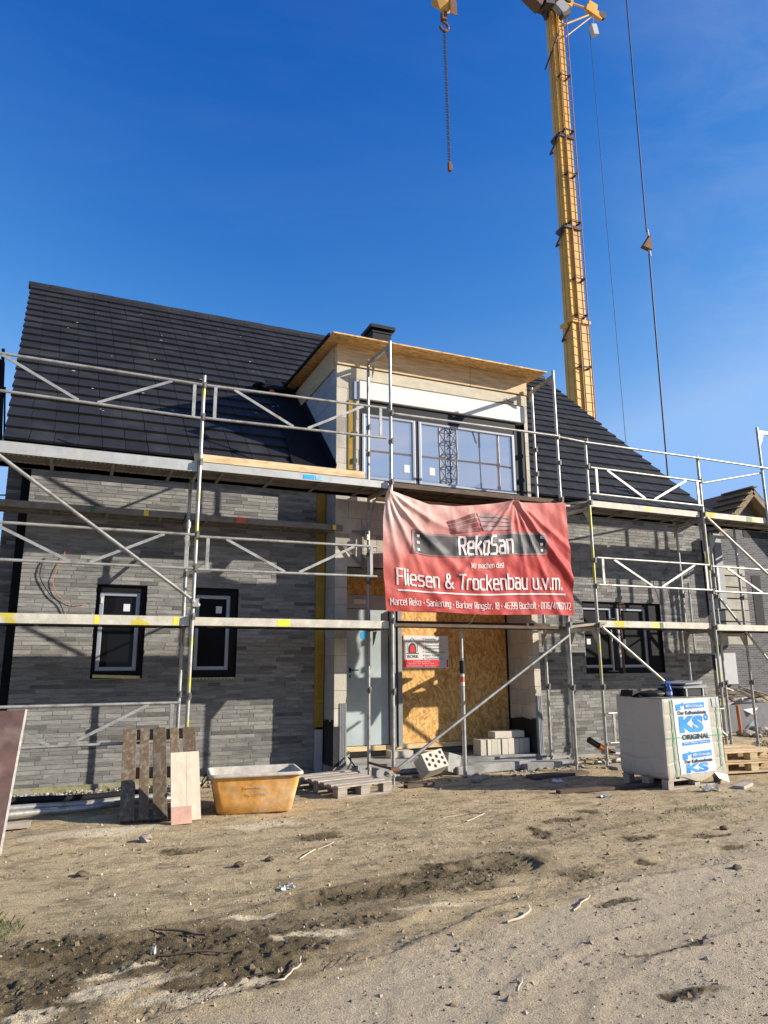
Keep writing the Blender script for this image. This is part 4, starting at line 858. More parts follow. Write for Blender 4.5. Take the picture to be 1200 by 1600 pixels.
def banner_mat():
    m = bpy.data.materials.new('banner_red'); m.use_nodes = True; t = m.node_tree; N = t.nodes; L = t.links; bs = N['Principled BSDF']; bs.inputs['Roughness'].default_value = .6; bs.inputs['Specular IOR Level'].default_value = .3
    tc = N.new('ShaderNodeTexCoord'); sp = N.new('ShaderNodeSeparateXYZ'); L.new(tc.outputs['Object'], sp.inputs[0])
    n = N.new('ShaderNodeTexNoise'); n.inputs['Scale'].default_value = 1.2; n.inputs['Detail'].default_value = 4; L.new(tc.outputs['Object'], n.inputs['Vector'])
    # printed fade: pale towards the upper left corner
    a = N.new('ShaderNodeMath'); a.operation = 'MULTIPLY_ADD'; L.new(sp.outputs[0], a.inputs[0]); a.inputs[1].default_value = -.38; L.new(sp.outputs[2], a.inputs[2])
    c = N.new('ShaderNodeMath'); c.operation = 'MULTIPLY_ADD'; L.new(n.outputs[0], c.inputs[0]); c.inputs[1].default_value = .5; L.new(a.outputs[0], c.inputs[2])
    r = N.new('ShaderNodeValToRGB'); e = r.color_ramp.elements; e[0].position = .30; e[0].color = (.46, .048, .042, 1); e[1].position = .93; e[1].color = (.70, .50, .43, 1); k = e.new(.60); k.color = (.56, .14, .115, 1)
    mr = N.new('ShaderNodeMapRange'); mr.inputs['From Min'].default_value = -.1; mr.inputs['From Max'].default_value = 2.5; L.new(c.outputs[0], mr.inputs[0]); L.new(mr.outputs[0], r.inputs[0])
    L.new(r.outputs[0], bs.inputs['Base Color'])
    nb = N.new('ShaderNodeTexNoise'); nb.inputs['Scale'].default_value = 9; nb.inputs['Detail'].default_value = 5; L.new(tc.outputs['Object'], nb.inputs['Vector'])
    bp = N.new('ShaderNodeBump'); bp.inputs['Strength'].default_value = .3; bp.inputs['Distance'].default_value = .02; L.new(nb.outputs[0], bp.inputs['Height']); L.new(bp.outputs[0], bs.inputs['Normal'])
    tr = N.new('ShaderNodeBsdfTranslucent'); L.new(r.outputs[0], tr.inputs[0]); mx = N.new('ShaderNodeMixShader'); mx.inputs[0].default_value = .15
    L.new(bs.outputs[0], mx.inputs[1]); L.new(tr.outputs[0], mx.inputs[2]); L.new(mx.outputs[0], N['Material Output'].inputs[0]); return m
cloth = build('cloth', b, banner_mat(), bn)
f3 = lambda o_: (lambda s, t: bfn(s, t, o_))
# dark name plate
b = MB(); put_poly(b, [(.135, .505), (.862, .525), (.862, .725), (.135, .72)], f3(.008), 90); build('name_plate_rim', b, m_plate_edge, bn)
b = MB(); put_poly(b, [(.150, .52), (.848, .54), (.848, .705), (.150, .70)], f3(.012), 90); build('name_plate', b, m_plate, bn)
b = MB()
for s, t in ((.165, .67), (.165, .545), (.830, .68), (.830, .565), (.165, .61), (.83, .62)):
    put_poly(b, [(s-.0065, t-.012), (s+.0065, t-.012), (s+.0065, t+.012), (s-.0065, t+.012)], f3(.018), 1)
fx = lambda o_: (lambda s, t, e: bfn(s, t, o_+e))
put_strokes(b, 'RekoSan', .375, .54, .665, .70, fx(.017), .9, step=.006)
put_strokes(b, 'Wir machen das!', .435, .415, .615, .46, fx(.009), .9, step=.006)
put_strokes(b, 'Fliesen & Trockenbau u.v.m.', .06, .222, .935, .35, fx(.009), .86, step=.006)
put_poly(b, [(.06, .165), (.955, .172), (.955, .186), (.06, .180)], f3(.009), 150)
put_strokes(b, 'Marcel Reko \u2022 Sanierung \u2022 Barloer Ringstr. 18 \u2022 46399 Bocholt \u2022 0176/41187172', .022, .05, .98, .105, fx(.009), .78, step=.006)
build('lettering', b, m_text, bn)
b = MB(); g = MB()
for k in range(4):
    l0, r0 = .845-k*.030, .930-k*.046; off_ = k*.006
    put_poly(b, [(.318+off_, l0-.024), (.468+off_*1.3, r0-.038), (.462+off_*1.3, r0), (.312+off_, l0)], f3(.010), 40)
    l0, r0 = .930-k*.046, .865-k*.032
    put_poly(g, [(.482+off_*1.3, l0-.038), (.668+off_*.3, r0-.025), (.662+off_*.3, r0), (.476+off_*1.3, l0)], f3(.010), 40)
build('logo_dark_tiles', b, m_logodark, bn); build('logo_grey_tiles', g, m_logogrey, bn)
b = MB()
for s in (.01, .687, .99):
    p = bfn(s, .985); b.path([p, p+Vector((0, .04, .05)), (p.x, YP-.02, p.z+.10)], .006)
for s in (.01, .99):
    p = bfn(s, .02); b.path([p, p+Vector((0, .05, -.03)), (p.x, YP-.02, p.z-.06)], .006)
p = bfn(.45, .0); b.path([p, p+Vector((-.03, .1, -.12)), p+Vector((-.06, .2, -.16)), (p.x-.1, YP+.1, 2.15)], .004)
build('tie_cord', b, m_formb, bn)

# ------------------------------------------------------------------ small sign on the board
sg = thing('sign', (5.39, OY-.01, 1.51), 'small white and red company sign with a fireplace emblem on the wooden board', 'sign')
build('plate', MB().box(4.98, 5.81, OY-.016, OY-.006, 1.50, 2.03), m_white, sg)
sf = lambda s, t: Vector((4.98+.83*s, OY-.0185, 1.50+.53*t))
sf2 = lambda s, t: Vector((4.98+.83*s, OY-.0205, 1.50+.53*t))
b = MB(); put_poly(b, [(0, .03), (.78, .03), (.78, .26), (0, .26)], sf); build('red_print', b, m_signred, sg); build('red_print', (lambda q: (put_poly(q, [(.95, .03), (.985, .03), (.985, .26), (.95, .26)], sf), q)[1])(MB()), m_signred, sg); b = MB()
cx, cy = .19, .50
ring = [(cx-.055, .48), (cx-.055, .62), (cx-.04, .68), (cx-.015, .705), (cx+.015, .705), (cx+.04, .68), (cx+.055, .62), (cx+.055, .48)]
b.add([sf2(*p) for p in ring], [tuple(range(8))])
for k in range(6): y = .76+.0-.0; 
build('emblem', b, m_signred, sg)
for k, yy in enumerate((.90, .79, .61, .50, .39, .285)): b = MB(); put_poly(b, [(.425, yy-.015), (.445, yy-.015), (.445, yy+.025), (.425, yy+.025)], sf); build('bullet', b, m_signred, sg)
b = MB()
rg = [(cx-.085, .47), (cx-.085, .64), (cx-.06, .73), (cx-.02, .77), (cx+.02, .77), (cx+.06, .73), (cx+.085, .64), (cx+.085, .47)]
b.add([sf(*p) for p in rg], [tuple(range(8))])
put_poly(b, [(.07, .44), (.33, .44), (.33, .468), (.07, .468)], sf); put_text(b, 'BORK', .08, .31, .33, .41, sf, True)
for (p, q) in (((.08, .74), (.19, .93)), ((.19, .93), (.31, .74)), ((.09, .50), (.09, .73)), ((.30, .50), (.30, .73))):
    n = Vector((q[1]-p[1], p[0]-q[0])).normalized()*.004; b.add([sf(p[0]-n.x, p[1]-n.y), sf(q[0]-n.x, q[1]-n.y), sf(q[0]+n.x, q[1]+n.y), sf(p[0]+n.x, p[1]+n.y)], [(0, 1, 2, 3)])
for yy, s_, x1 in ((.87, 'Kachel\u00f6fen', .72), (.76, 'Kamine/\u00d6fen', .77), (.67, 'Schornsteine', .84), (.58, 'Heizkamine', .80), (.47, 'Gas-/Pellet\u00f6fen', .93), (.36, 'Elektr. Kamine', .80), (.255+.02, 'Terrassen\u00f6fen', .87)):
    put_text(b, s_, .47, yy, x1, yy+.055, sf)
build('black_print', b, m_ink, sg)
b = MB(); put_text(b, 'Handwerk aus Bocholt', .20, .19, .58, .235, sf2); put_text(b, 'Tel. 0 28 71 / 18 17  Fax 0 28 71 / 18 18', .10, .125, .66, .165, sf2); put_text(b, 'Kachelofenbau  Kaminbau', .05, .05, .70, .09, sf2)
build('white_print', b, m_white, sg)

# ------------------------------------------------------------------ white-wrapped block pallet
FL, FR = Vector((6.98, -3.22, 0)), Vector((8.10, -3.10, 0)); BL = Vector((6.90, -2.48, 0))
ex = (FR-FL).normalized(); ey = (BL-FL).normalized(); Wd = (FR-FL).length; Dp = (BL-FL).length
ks = thing('block_pallet', tuple((FL+FR)/2+ey*.37), 'tall film-wrapped pallet of pale sand-lime blocks with blue printed label', 'block pallet')
def kp(a, d, z): return FL+ex*a+ey*d+Vector((0, 0, z))
b = MB(); rnd = random.Random(31); zz = .145; k = 0
while zz < 1.10:
    hgt = .1925; n = 5
    for i in range(5):
        for j in range(3):
            a0, a1 = i*Wd/5, (i+1)*Wd/5; d0, d1 = j*Dp/3, (j+1)*Dp/3; e = rnd.uniform(-.006, .006)
            cc = kp((a0+a1)/2, (d0+d1)/2+e*.3, zz+hgt/2); b.obox(cc, ex*(a1-a0-.002)/2, ey*(d1-d0-.003)/2+ey*e*.2, Vector((0, 0, hgt/2-.0015)), rnd.uniform(.93, 1.05))
    zz += hgt; k += 1
build('block_stack', b, m_ksblock, ks, bevel=.004)
b = MB()   # pallet below
for a in (.06, Wd/2, Wd-.06):
    for d in (.06, Dp/2, Dp-.06): b.obox(kp(a, d, .06), ex*.05, ey*.05, (0, 0, .04))
for d in (.05, Dp/2, Dp-.05): b.obox(kp(Wd/2, d, .01), ex*Wd/2, ey*.05, (0, 0, .01)); b.obox(kp(Wd/2, d, .111), ex*Wd/2, ey*.05, (0, 0, .011))
for i in range(6): b.obox(kp(.09+i*(Wd-.18)/5, Dp/2, .133), ex*.06, ey*Dp/2, (0, 0, .0105))
build('pallet', b, m_greywood, ks)
def film(mb, fn, nu, nv, seed):
    vs = []
    for j in range(nv+1):
        for i in range(nu+1):
            u, v = i/nu, j/nv; vs.append(fn(u, v))
    mb.add(vs, [(j*(nu+1)+i, j*(nu+1)+i+1, (j+1)*(nu+1)+i+1, (j+1)*(nu+1)+i) for j in range(nv) for i in range(nu)], 1, True)
def groove(u, v, nu): return -.007*max(math.exp(-(((u*nu+.5) % 1-.5)/.05)**2), math.exp(-(((v*5.05+.5) % 1-.5)/.05)**2))
def wr(u, v, s): return .010*(float(fbm(np.array([u*6.+s]), np.array([v*8.+s]), 71, 3)[0])-.3)+.006*math.exp(-((v-.02-.08*abs(math.sin(u*7)))/.05)**2)
TOPZ = 1.112
b = MB()
film(b, lambda u, v: kp(-.004+u*(Wd+.008), -.012-wr(u, v, 1)-groove(u, v, 5)*(1 if u < .16 or u > .83 else .2), .11+.04*math.sin(u*9)*(1-v)+(TOPZ-.11)*v), 60, 60, 1)
film(b, lambda u, v: kp(-.010-wr(u, v, 12)*.6-groove(u, v, 3)*.8, -.012+(Dp+.01)*u, .16+.02*math.sin(u*8)*(1-v)+(TOPZ-.16)*v), 44, 60, 4)
film(b, lambda u, v: kp(-.004+u*(Wd+.008), -.012+(Dp+.01)*v, TOPZ+.006+wr(u, v, 4)*.6), 20, 14, 3)
film(b, lambda u, v: kp(Wd+.008+wr(u, v, 6), -.012+(Dp+.01)*u, .11+(TOPZ-.11)*v), 16, 20, 3)
wrap = build('film', b, m_film, ks)
b = MB()   # torn film corner at the foot
b.add([kp(Wd-.25, -.02, .16), kp(Wd+.01, -.03, .10), kp(Wd-.05, -.09, .02), kp(Wd-.2, -.05, .08), kp(Wd-.02, -.03, .26)], [(0, 3, 1), (3, 2, 1), (0, 1, 4)]); build('film_flap', b, m_film, ks)
lf = lambda o_: (lambda s, t: kp(s*Wd, -.012-.006-wr(s, (t*.96), 1)-o_, .15+(TOPZ-.15)*t))
b = MB(); put_poly(b, [(.20, .02), (.82, .02), (.78, .985), (.16, .985)], lf(0), 26); build('printed_sheet', b, m_kswhite, ks)
b = MB()
for dy, cut in ((0, 0), (-.635, 1)):
    sh_ = .05 if cut else 0
    put_poly(b, [(.205+sh_, .835+dy), (.29+sh_, .845+dy), (.29+sh_, .925+dy), (.205+sh_, .915+dy)], lf(.003), 3); put_poly(b, [(.36+sh_, .85+dy), (.71+sh_, .865+dy), (.71+sh_, .935+dy), (.36+sh_, .925+dy)], lf(.003), 8)
    put_poly(b, [(.29+sh_, .905+dy), (.325+sh_, .945+dy), (.36+sh_, .915+dy), (.325+sh_, .89+dy)], lf(.003), 2)
    if not cut:
        put_text(b, 'KS', .245, .545, .665, .765, lf(.004), .06, .05)
        for k in range(8):
            a = k*math.pi/4; c_, s_ = math.cos(a), math.sin(a); R1, R0 = .045, .016
            px_, py_ = .72, .735
            q = [(px_+c_*R0-s_*.007, py_+(s_*R0+c_*.007)), (px_+c_*R1-s_*.012, py_+(s_*R1+c_*.012)), (px_+c_*R1+s_*.012, py_+(s_*R1-c_*.012)), (px_+c_*R0+s_*.007, py_+(s_*R0-c_*.007))]
            b.add([lf(.004)(*p) for p in q], [(0, 1, 2, 3)])
        put_poly(b, [(.27, .385), (.76, .395), (.76, .435), (.27, .425)], lf(.003), 8)
    else: put_text(b, 'KS', .30, .035, .68, .15, lf(.004), .045, .05)
build('blue_print', b, m_ksblue, ks)
b = MB(); put_text(b, 'Der Kalksandstein', .235, .78, .73, .83, lf(.004), .03, .05); put_text(b, 'ORIGINAL', .27, .455, .75, .525, lf(.004), .04, .05); put_text(b, 'Der Kalksandstein', .28, .155, .76, .20, lf(.004), .03, .05)
build('black_print', b, m_ksblack, ks)
b = MB(); put_text(b, 'MEIN KS-Hersteller', .38, .875, .69, .91, lf(.006), True, .05); put_text(b, 'MEIN KS-Hersteller', .43, .24, .74, .275, lf(.006), True, .05); put_text(b, 'Stabil \u2022 Massiv \u2022 Nachhaltig', .29, .40, .74, .425, lf(.006), True, .05)
build('white_print', b, m_white, ks)
b = MB()
for a in (.13, .93):
    for i in range(12): v0, v1 = i/12, (i+1)/12; p0 = lf(.004)(a, v0*.99); p1 = lf(.004)(a, v1*.99); b.bar(p0, p1, .003, .014, side=tuple(ex))
for i in range(14): p0 = lf(.0)(i/14, .49); p1 = lf(.0)((i+1)/14, .49); b.bar(p0, p1, .012, .003, side=tuple(ey))
b.bar(kp(-.006, -.01, .66), kp(-.006, Dp, .645), .003, .016)
build('strap', b, m_strap, ks)
b = MB(); film(b, lambda u, v: kp(-.005-wr(u, v, 9)*.4, -.012+(Dp+.01)*u, TOPZ+.006-.09*v-.03*math.sin(u*5)), 16, 5, 4); build('film_hem', b, m_film, ks)
b = MB(); put_poly(b, [(.86, .86), (.98, .86), (.985, .99), (.85, .985)], lf(.002), 4); build('paper_note', b, m_lead, ks)

# things lying on top of it
TZ = TOPZ+.012
t = thing('tool_case', tuple(kp(.88, .32, TZ)), 'two black cases with pale lids stacked askew on the right of the wrapped pallet', 'case')
def wedge(mb, a0, a1, d0, d1, z0, z1, tilt=0, sk=0): mb.add([kp(a0, d0, z0), kp(a1, d0, z0), kp(a1, d1, z0), kp(a0, d1, z0), kp(a0+sk, d0, z1), kp(a1+sk, d0, z1+tilt), kp(a1+sk, d1, z1+tilt), kp(a0+sk, d1, z1)], [(3, 2, 1, 0), (4, 5, 6, 7), (0, 1, 5, 4), (1, 2, 6, 5), (2, 3, 7, 6), (3, 0, 4, 7)])
b = MB(); wedge(b, .55, .98, .08, .5, TZ, TZ+.10, .02); wedge(b, .60, .93, .12, .5, TZ+.122, TZ+.15, .03, .02); b.add([kp(.34, .2, TZ), kp(.55, .12, TZ), kp(.55, .5, TZ), kp(.50, .3, TZ+.16), kp(.60, .45, TZ+.15)], [(0, 1, 3), (1, 2, 4, 3), (0, 3, 2), (3, 4, 2)])
build('case_body', b, m_plasticblk, t, bevel=.008)
b = MB(); wedge(b, .53, 1.0, .06, .5, TZ+.104, TZ+.124, .02); wedge(b, .61, .96, .10, .5, TZ+.152, TZ+.166, .03, .02); build('lid', b, m_lampb, t)
b = MB()
for a in (.58, .92): wedge(b, a, a+.022, .065, .078, TZ, TZ+.10)
build('latch', b, m_lead, t)
t = thing('spray_bottle', tuple(kp(.22, .05, TZ)), 'blue plastic spray bottle standing on the wrapped block pallet', 'bottle')
q = kp(.24, .06, TZ); b = MB(); b.tube(q, q+Vector((0, 0, .10)), .036, 12); b.tube(q+Vector((0, 0, .10)), q+Vector((0, 0, .145)), .036, 12, r2=.016); build('bottle_body', b, m_bluepl, t)
b = MB(); b.tube(q+Vector((0, 0, .145)), q+Vector((0, 0, .175)), .018, 10); b.bar(q+Vector((-.05, 0, .195)), q+Vector((.03, 0, .185)), .024, .028); b.bar(q+Vector((-.03, 0, .18)), q+Vector((-.045, 0, .14)), .012, .01); build('spray_head', b, m_bluepl, t)
b = MB(); b.tube(q+Vector((0, 0, .03)), q+Vector((0, 0, .07)), .0372, 12, caps=False); build('bottle_label', b, m_lead, t)
t = thing('rubber_bag', tuple(kp(.1, .3, TZ)), 'crumpled black bag and angular black box at the left edge of the wrapped pallet', 'bag')
b = MB(); b.lump(kp(.25, .35, TZ+.03), .22, .14, .055, 4); wedge(b, -.02, .14, .45, .66, TZ, TZ+.085, -.03, .03); build('bag_body', b, m_plasticblk, t)
b = MB(); wedge(b, .10, .20, .40, .62, TZ+.0, TZ+.045, -.02, .01); build('buckle', b, m_lead, t)

# ------------------------------------------------------------------ pallets, boards, tub
def pallet_parts(t, fn, Wp, Lp, mt, slats, thick=.02, skid=.09, end=True):
    """fn(u across, v along, w out) to world; slats run along v"""
    rnd = random.Random(3); gap = (Wp-sum(slats))/(len(slats)-1); u = 0
    def bx(u0, u1, v0, v1, w0, w1, tn):
        b = MB(); b.add([fn(u0, v0, w0), fn(u1, v0, w0), fn(u1, v1, w0), fn(u0, v1, w0), fn(u0, v0, w1), fn(u1, v0, w1), fn(u1, v1, w1), fn(u0, v1, w1)],
            [(3, 2, 1, 0), (4, 5, 6, 7), (0, 1, 5, 4), (1, 2, 6, 5), (2, 3, 7, 6), (3, 0, 4, 7)], tn); return b
    for wdt in slats:
        e = rnd.uniform(-.008, .01); build('slat', bx(u, u+wdt, -e, Lp+e, 0, -thick, rnd.uniform(.75, 1.3)), mt, t, bevel=.003); u += wdt+gap
    for v in (0, Lp/2-.07, Lp-.14):
        build('cross_board', bx(0, Wp, v+.004, v+.136, -thick-.002, -thick-.024, .8), mt, t)
        for uu in (0, Wp/2-.06, Wp-.12): build('pallet_block', bx(uu+.003, uu+.12, v+.006, v+.134, -thick-.026, -thick-.026-.075, .9), mt, t)
    for uu in (0, Wp/2-.06, Wp-.12): build('skid', bx(uu, uu+.118, 0, Lp, -thick-.103, -thick-.123, .8), mt, t)
# leaning
A0 = Vector((.57, -2.30, .03)); ux = Vector((.80, -.22, .01)).normalized(); vx = Vector((.04, .86, .83)).normalized(); wx = ux.cross(vx).normalized()
t = thing('wooden_pallet', tuple(A0), 'weathered brown pallet leaning upright against the left scaffold post', 'pallet')
pallet_parts(t, lambda u, v, w_: A0+ux*u+vx*v-(-wx*w_) if False else A0+ux*u+vx*v+wx*w_, .80, 1.20, m_oldwood, (.145, .10, .145, .10, .145))
# flat one
B0 = Vector((3.02, -2.02, .145)); bu = Vector((.76, .16, .0)).normalized(); bv = Vector((-.16, .76, .01)).normalized()
t = thing('wooden_pallet', (3.3, -1.6, 0), 'pale low pallet lying flat on the ground before the entrance step', 'pallet')
pallet_parts(t, lambda u, v, w_: B0+bu*v+bv*u+Vector((0, 0, w_)) if False else B0+bu*(.8-v) + bv*u+Vector((0, 0, w_)), 1.05, .80, m_greywood, (.10, .10, .10, .10, .10, .10, .10))
t = thing('wooden_pallet', (9.2, -2.2, 0), 'stack of two new yellowish pallets at the right edge beside the wrapped blocks', 'pallet')
for hh in (.16, .31):
    pallet_parts(t, lambda u, v, w_, hh=hh: Vector((8.55+v, -2.62-v*.12+u, hh+w_)), .8, 1.2, m_wood, (.12, .10, .12, .10, .12))
# plywood piece in front of the leaning pallet
A1 = Vector((1.035, -2.66, .01)); u1 = Vector((.28, -.01, .006)).normalized(); v1 = Vector((.0, .33, .64)).normalized(); w1 = u1.cross(v1)
t = thing('plywood_offcut', tuple(A1), 'dusty pale plywood offcut with pinkish lower end leaning on the brown pallet', 'board')
def ob(a0, a1, b0, b1, c0, c1):
    b = MB(); b.add([A1+u1*p+v1*q+w1*r for p, q, r in ((a0, b0, c0), (a1, b0, c0), (a1, b1, c0), (a0, b1, c0), (a0, b0, c1), (a1, b0, c1), (a1, b1, c1), (a0, b1, c1))], [(3, 2, 1, 0), (4, 5, 6, 7), (0, 1, 5, 4), (1, 2, 6, 5), (2, 3, 7, 6), (3, 0, 4, 7)]); return b
build('panel', ob(0, .155, .17, .73, 0, .018), m_palewood, t); build('panel', ob(.158, .29, .03, .73, .0, .017), m_palewood, t); build('painted_end', ob(0, .20, 0, .168, .001, .021), m_redwood, t)
# formwork panel far left
P0 = Vector((-.42, -3.13, -.01)); pv = Vector((-.36+.42, .75, 1.16)).normalized()
pu = Vector((-1, -.15, 0)).normalized(); pw = pu.cross(pv).normalized()
t = thing('formwork_panel', tuple(P0), 'dark brown formwork panel with pale worn edge leaning at the far left', 'panel')
def fb(a0, a1, b0, b1, c0, c1):
    b = MB(); b.add([P0+pu*p+pv*q+pw*r for p, q, r in ((a0, b0, c0), (a1, b0, c0), (a1, b1, c0), (a0, b1, c0), (a0, b0, c1), (a1, b0, c1), (a1, b1, c1), (a0, b1, c1))], [(3, 2, 1, 0), (4, 5, 6, 7), (0, 1, 5, 4), (1, 2, 6, 5), (2, 3, 7, 6), (3, 0, 4, 7)]); return b
build('face', fb(.022, .9, 0, 1.38, 0, .018), m_forma, t); build('edge_strip', fb(0, .020, 0, 1.385, -.002, .024), m_formb, t)
build('crack', fb(.022, .5, 1.11, 1.114, .018, .0195).add([], []), m_hole, t); build('crack', fb(.022, .5, .90, .903, .018, .0195), m_hole, t)
# mortar tub
def tub():
    c = Vector((1.96, -2.22, 0)); ang = math.radians(-7); ca, sa = math.cos(ang), math.sin(ang)
    t = thing('mortar_tub', tuple(c), 'orange plastic mortar tub with a dusty rim standing on the soil', 'tub')
    def ringp(hx, hy, r, z, n=6):
        pts = []
        for (sx, sy, a0) in ((1, 1, 0), (-1, 1, 90), (-1, -1, 180), (1, -1, 270)):
            for i in range(n+1):
                a = math.radians(a0+90*i/n); x = sx*(hx-r)+r*math.cos(a); y = sy*(hy-r)+r*math.sin(a); pts.append(c+Vector((x*ca-y*sa, x*sa+y*ca, z)))
        return pts
    def loft(rings, close=False):
        b = MB(); n = len(rings[0]); vs = [p for r in rings for p in r]
        fs = [(i*n+j, i*n+(j+1) % n, (i+1)*n+(j+1) % n, (i+1)*n+j) for i in range(len(rings)-1) for j in range(n)]; b.add(vs, fs, 1, True)
        if close: b.add(rings[0], [tuple(range(n))[::-1]])
        return b
    build('tub_wall', loft([ringp(.375, .21, .07, .012), ringp(.40, .235, .08, .03), ringp(.425, .255, .07, .15), ringp(.455, .285, .06, .30), ringp(.475, .305, .06, .405)], True), m_tub, t)
    build('rim', loft([ringp(.476, .306, .06, .398), ringp(.502, .332, .07, .396), ringp(.508, .338, .07, .412), ringp(.500, .330, .07, .432), ringp(.478, .308, .06, .434), ringp(.466, .296, .055, .425), ringp(.440, .27, .05, .25)]), m_tubin, t)
    build('inside', loft([ringp(.380, .215, .06, .05), ringp(.42, .25, .05, .16), ringp(.440, .27, .05, .25)], True), m_tubin, t)
    b = MB(); q = c+Vector((-.50*ca, -.50*sa, 0)); b.path([q+Vector((0, -.10, .40)), q+Vector((-.05, -.08, .33)), q+Vector((-.06, .02, .28)), q+Vector((-.04, .08, .33)), q+Vector((0, .1, .40))], .007); build('handle', b, m_plasticblk, t)
    # worn print on the front
    def fr(s, z): 
        hy = .21+(.305-.21)*(z/.405)**.9+.017; x = -.40+s*.8; return c+Vector((x*ca+hy*sa, x*sa-hy*ca, z))
    b = MB(); put_text(b, 'Fangofix', .36, .275, .60, .31, fr, True); put_text(b, '90 LITER', .38, .205, .68, .235, fr, True); build('faded_print', b, m_tubin, t)
tub()
# pipes on the ground at the left
for i, (p, q, r, m, l) in enumerate((((-.75, -1.78, .06), (1.3, -1.30, .05), .036, m_galv, 'pale plastic pipe, nearest of the bundle on the ground at the left'), ((-.8, -1.45, .07), (1.4, -1.12, .05), .035, m_galv, 'grey scaffold tube in the middle of the pipe bundle on the ground'), ((-.8, -1.12, .10), (1.5, -.88, .06), .04, m_anth, 'dark pipe at the back of the bundle under the brick wall'))):
    pts = [Vector(p).lerp(Vector(q), k/8)+Vector((0, .02*math.sin(k*.8), .01*math.sin(k*1.3))) for k in range(9)]
    o = build('pipe', MB().path(pts, r, 10), m, origin=pts[0]); tag(o, l, 'pipe', 'pipes lying at the left')
b = MB(); b.box(-.8, -.25, -2.1, -1.98, .0, .05); o = build('timber_offcut', b, m_greywood); tag(o, 'short grey beam end on the soil beside the formwork panel', 'beam')

# ------------------------------------------------------------------ masonry bits by the entrance
def hollow(name, c, ax, ay, az, label, holes=True, hx=.12, hy=.12, hz=.09):
    ax, ay, az = Vector(ax).normalized(), Vector(ay).normalized(), Vector(az).normalized(); c = Vector(c)
    t = thing(name, tuple(c-Vector((0, 0, hy))), label, 'block', 'loose masonry blocks by the entrance')
    build('block_body', MB().obox(c, ax*hx, ay*hy, az*hz, 1.1), m_block if holes else m_conc, t, bevel=.005)
    if holes:
        b = MB()
        for i in range(4):
            for j in range(2+i % 2):
                p = c+az*(hz+.0005)+ax*(-hx*.7+i*hx*.47)+ay*((j-(1+i % 2)/2)*hy*.62); vs = [p+ax*math.cos(a)*.026+ay*math.sin(a)*.026 for a in np.linspace(0, 2*math.pi, 13)[:-1]]; b.add(vs, [tuple(range(12))])
        build('core_hole', b, m_hole, t)
hollow('hollow_block', (4.78, -1.02, .19), (1, .25, .15), (-.25, .55, .95), (.1, -.85, .55), 'perforated block tipped on its edge with the holes facing forward', hx=.19, hy=.13, hz=.12)
hollow('solid_block', (5.22, -.80, .15), (.9, .35, -.25), (.2, .1, 1), (-.3, 1, 0), 'pale grey block leaning beside the perforated one near the steel prop', False, .14, .13, .06)
hollow('solid_block', (4.13, -.86, .08), (1, .1, 0), (0, 0, 1), (0, 1, 0), 'rough grey stone block at the foot of the scaffold post', False, .17, .08, .09)
xx = 6.03
rnd = random.Random(6)
for i in range(9):
    wdt = rnd.choice((.07, .09, .115)); o = build('sandlime_brick', MB().box(xx, xx+wdt-.004, -.30+rnd.uniform(-.01, .01), -.06, .15, .15+.24+rnd.uniform(-.01, .005), rnd.uniform(.95, 1.25)), m_block, bevel=.004)
    tag(o, 'upright pale brick in the row standing on the entrance slab at the right', 'brick', 'bricks standing in a row on the slab'); xx += wdt+.004
    if xx > 6.93: break
for x0, x1, l in ((6.30, 6.62, 'pale brick lying on top of the upright row, at its left'), (6.63, 6.86, 'broken pale brick lying on top of the upright row, at its right')):
    o = build('sandlime_brick', MB().box(x0, x1, -.29, -.08, .396, .50, 1.15), m_block, bevel=.006); tag(o, l, 'brick')
for k, (x0, x1, z0, z1, l) in enumerate(((4.62, 5.0, .15, .25, 'flat pale block propping the sill under the door'), (3.70, 3.83, .15, .33, 'small pale block with a hole at the left door jamb'), (5.25, 5.48, .15, .22, 'short timber wedge under the wooden board panel'))):
    o = build('support_block' if k < 2 else 'timber_wedge', MB().box(x0, x1, .02 if k != 1 else -.28, .22 if k != 1 else -.1, z0, z1, 1.0), m_block if k < 2 else m_wood, bevel=.004); tag(o, l, 'block' if k < 2 else 'wedge')
b = MB(); b.obox((5.9, -.72, .05), (.65, .03, .01), (-.02, .16, 0), (0, 0, .06)); b.obox((6.9, -.78, .03), (.5, 0, 0), (0, .14, 0), (0, 0, .05)); o = build('kerb_stone', b, m_conc, bevel=.01); tag(o, 'rough concrete step along the foot of the entrance slab', 'step')
# cable by the left pier
b = MB(); b.path([(3.75, -.50, .3), (3.72, -.62, .22), (3.6, -.7, .08), (3.45, -.85, .04), (3.2, -.95, .03), (3.0, -.8, .03)], .012); b.path([(3.72, -.50, .28), (3.78, -.66, .15), (3.66, -.8, .04), (3.3, -1.1, .03)], .01); o = build('cable', b, m_plasticblk); tag(o, 'black cable curling from the door jamb down to the ground', 'cable')
def wallcable(pts, r, m, label):
    P = [Vector(p) for p in pts]; out = []
    for i in range(len(P)-1):
        p0, p1, p2, p3 = P[max(i-1, 0)], P[i], P[i+1], P[min(i+2, len(P)-1)]
        for k in range(6):
            t = k/6; out.append(.5*((2*p1)+(-p0+p2)*t+(2*p0-5*p1+4*p2-p3)*t*t+(-p0+3*p1-3*p2+p3)*t*t*t))
    out.append(P[-1]); o = build('cable', MB().path(out, r), m, origin=P[0]); tag(o, label, 'cable')
wallcable([(-.44, -.01, 2.98), (-.47, -.03, 2.85), (-.46, -.03, 2.7), (-.33, -.03, 2.5), (-.2, -.03, 2.38), (-.12, -.02, 2.2)], .008, m_plasticblk, 'black cable hanging from the brick wall above the left window')
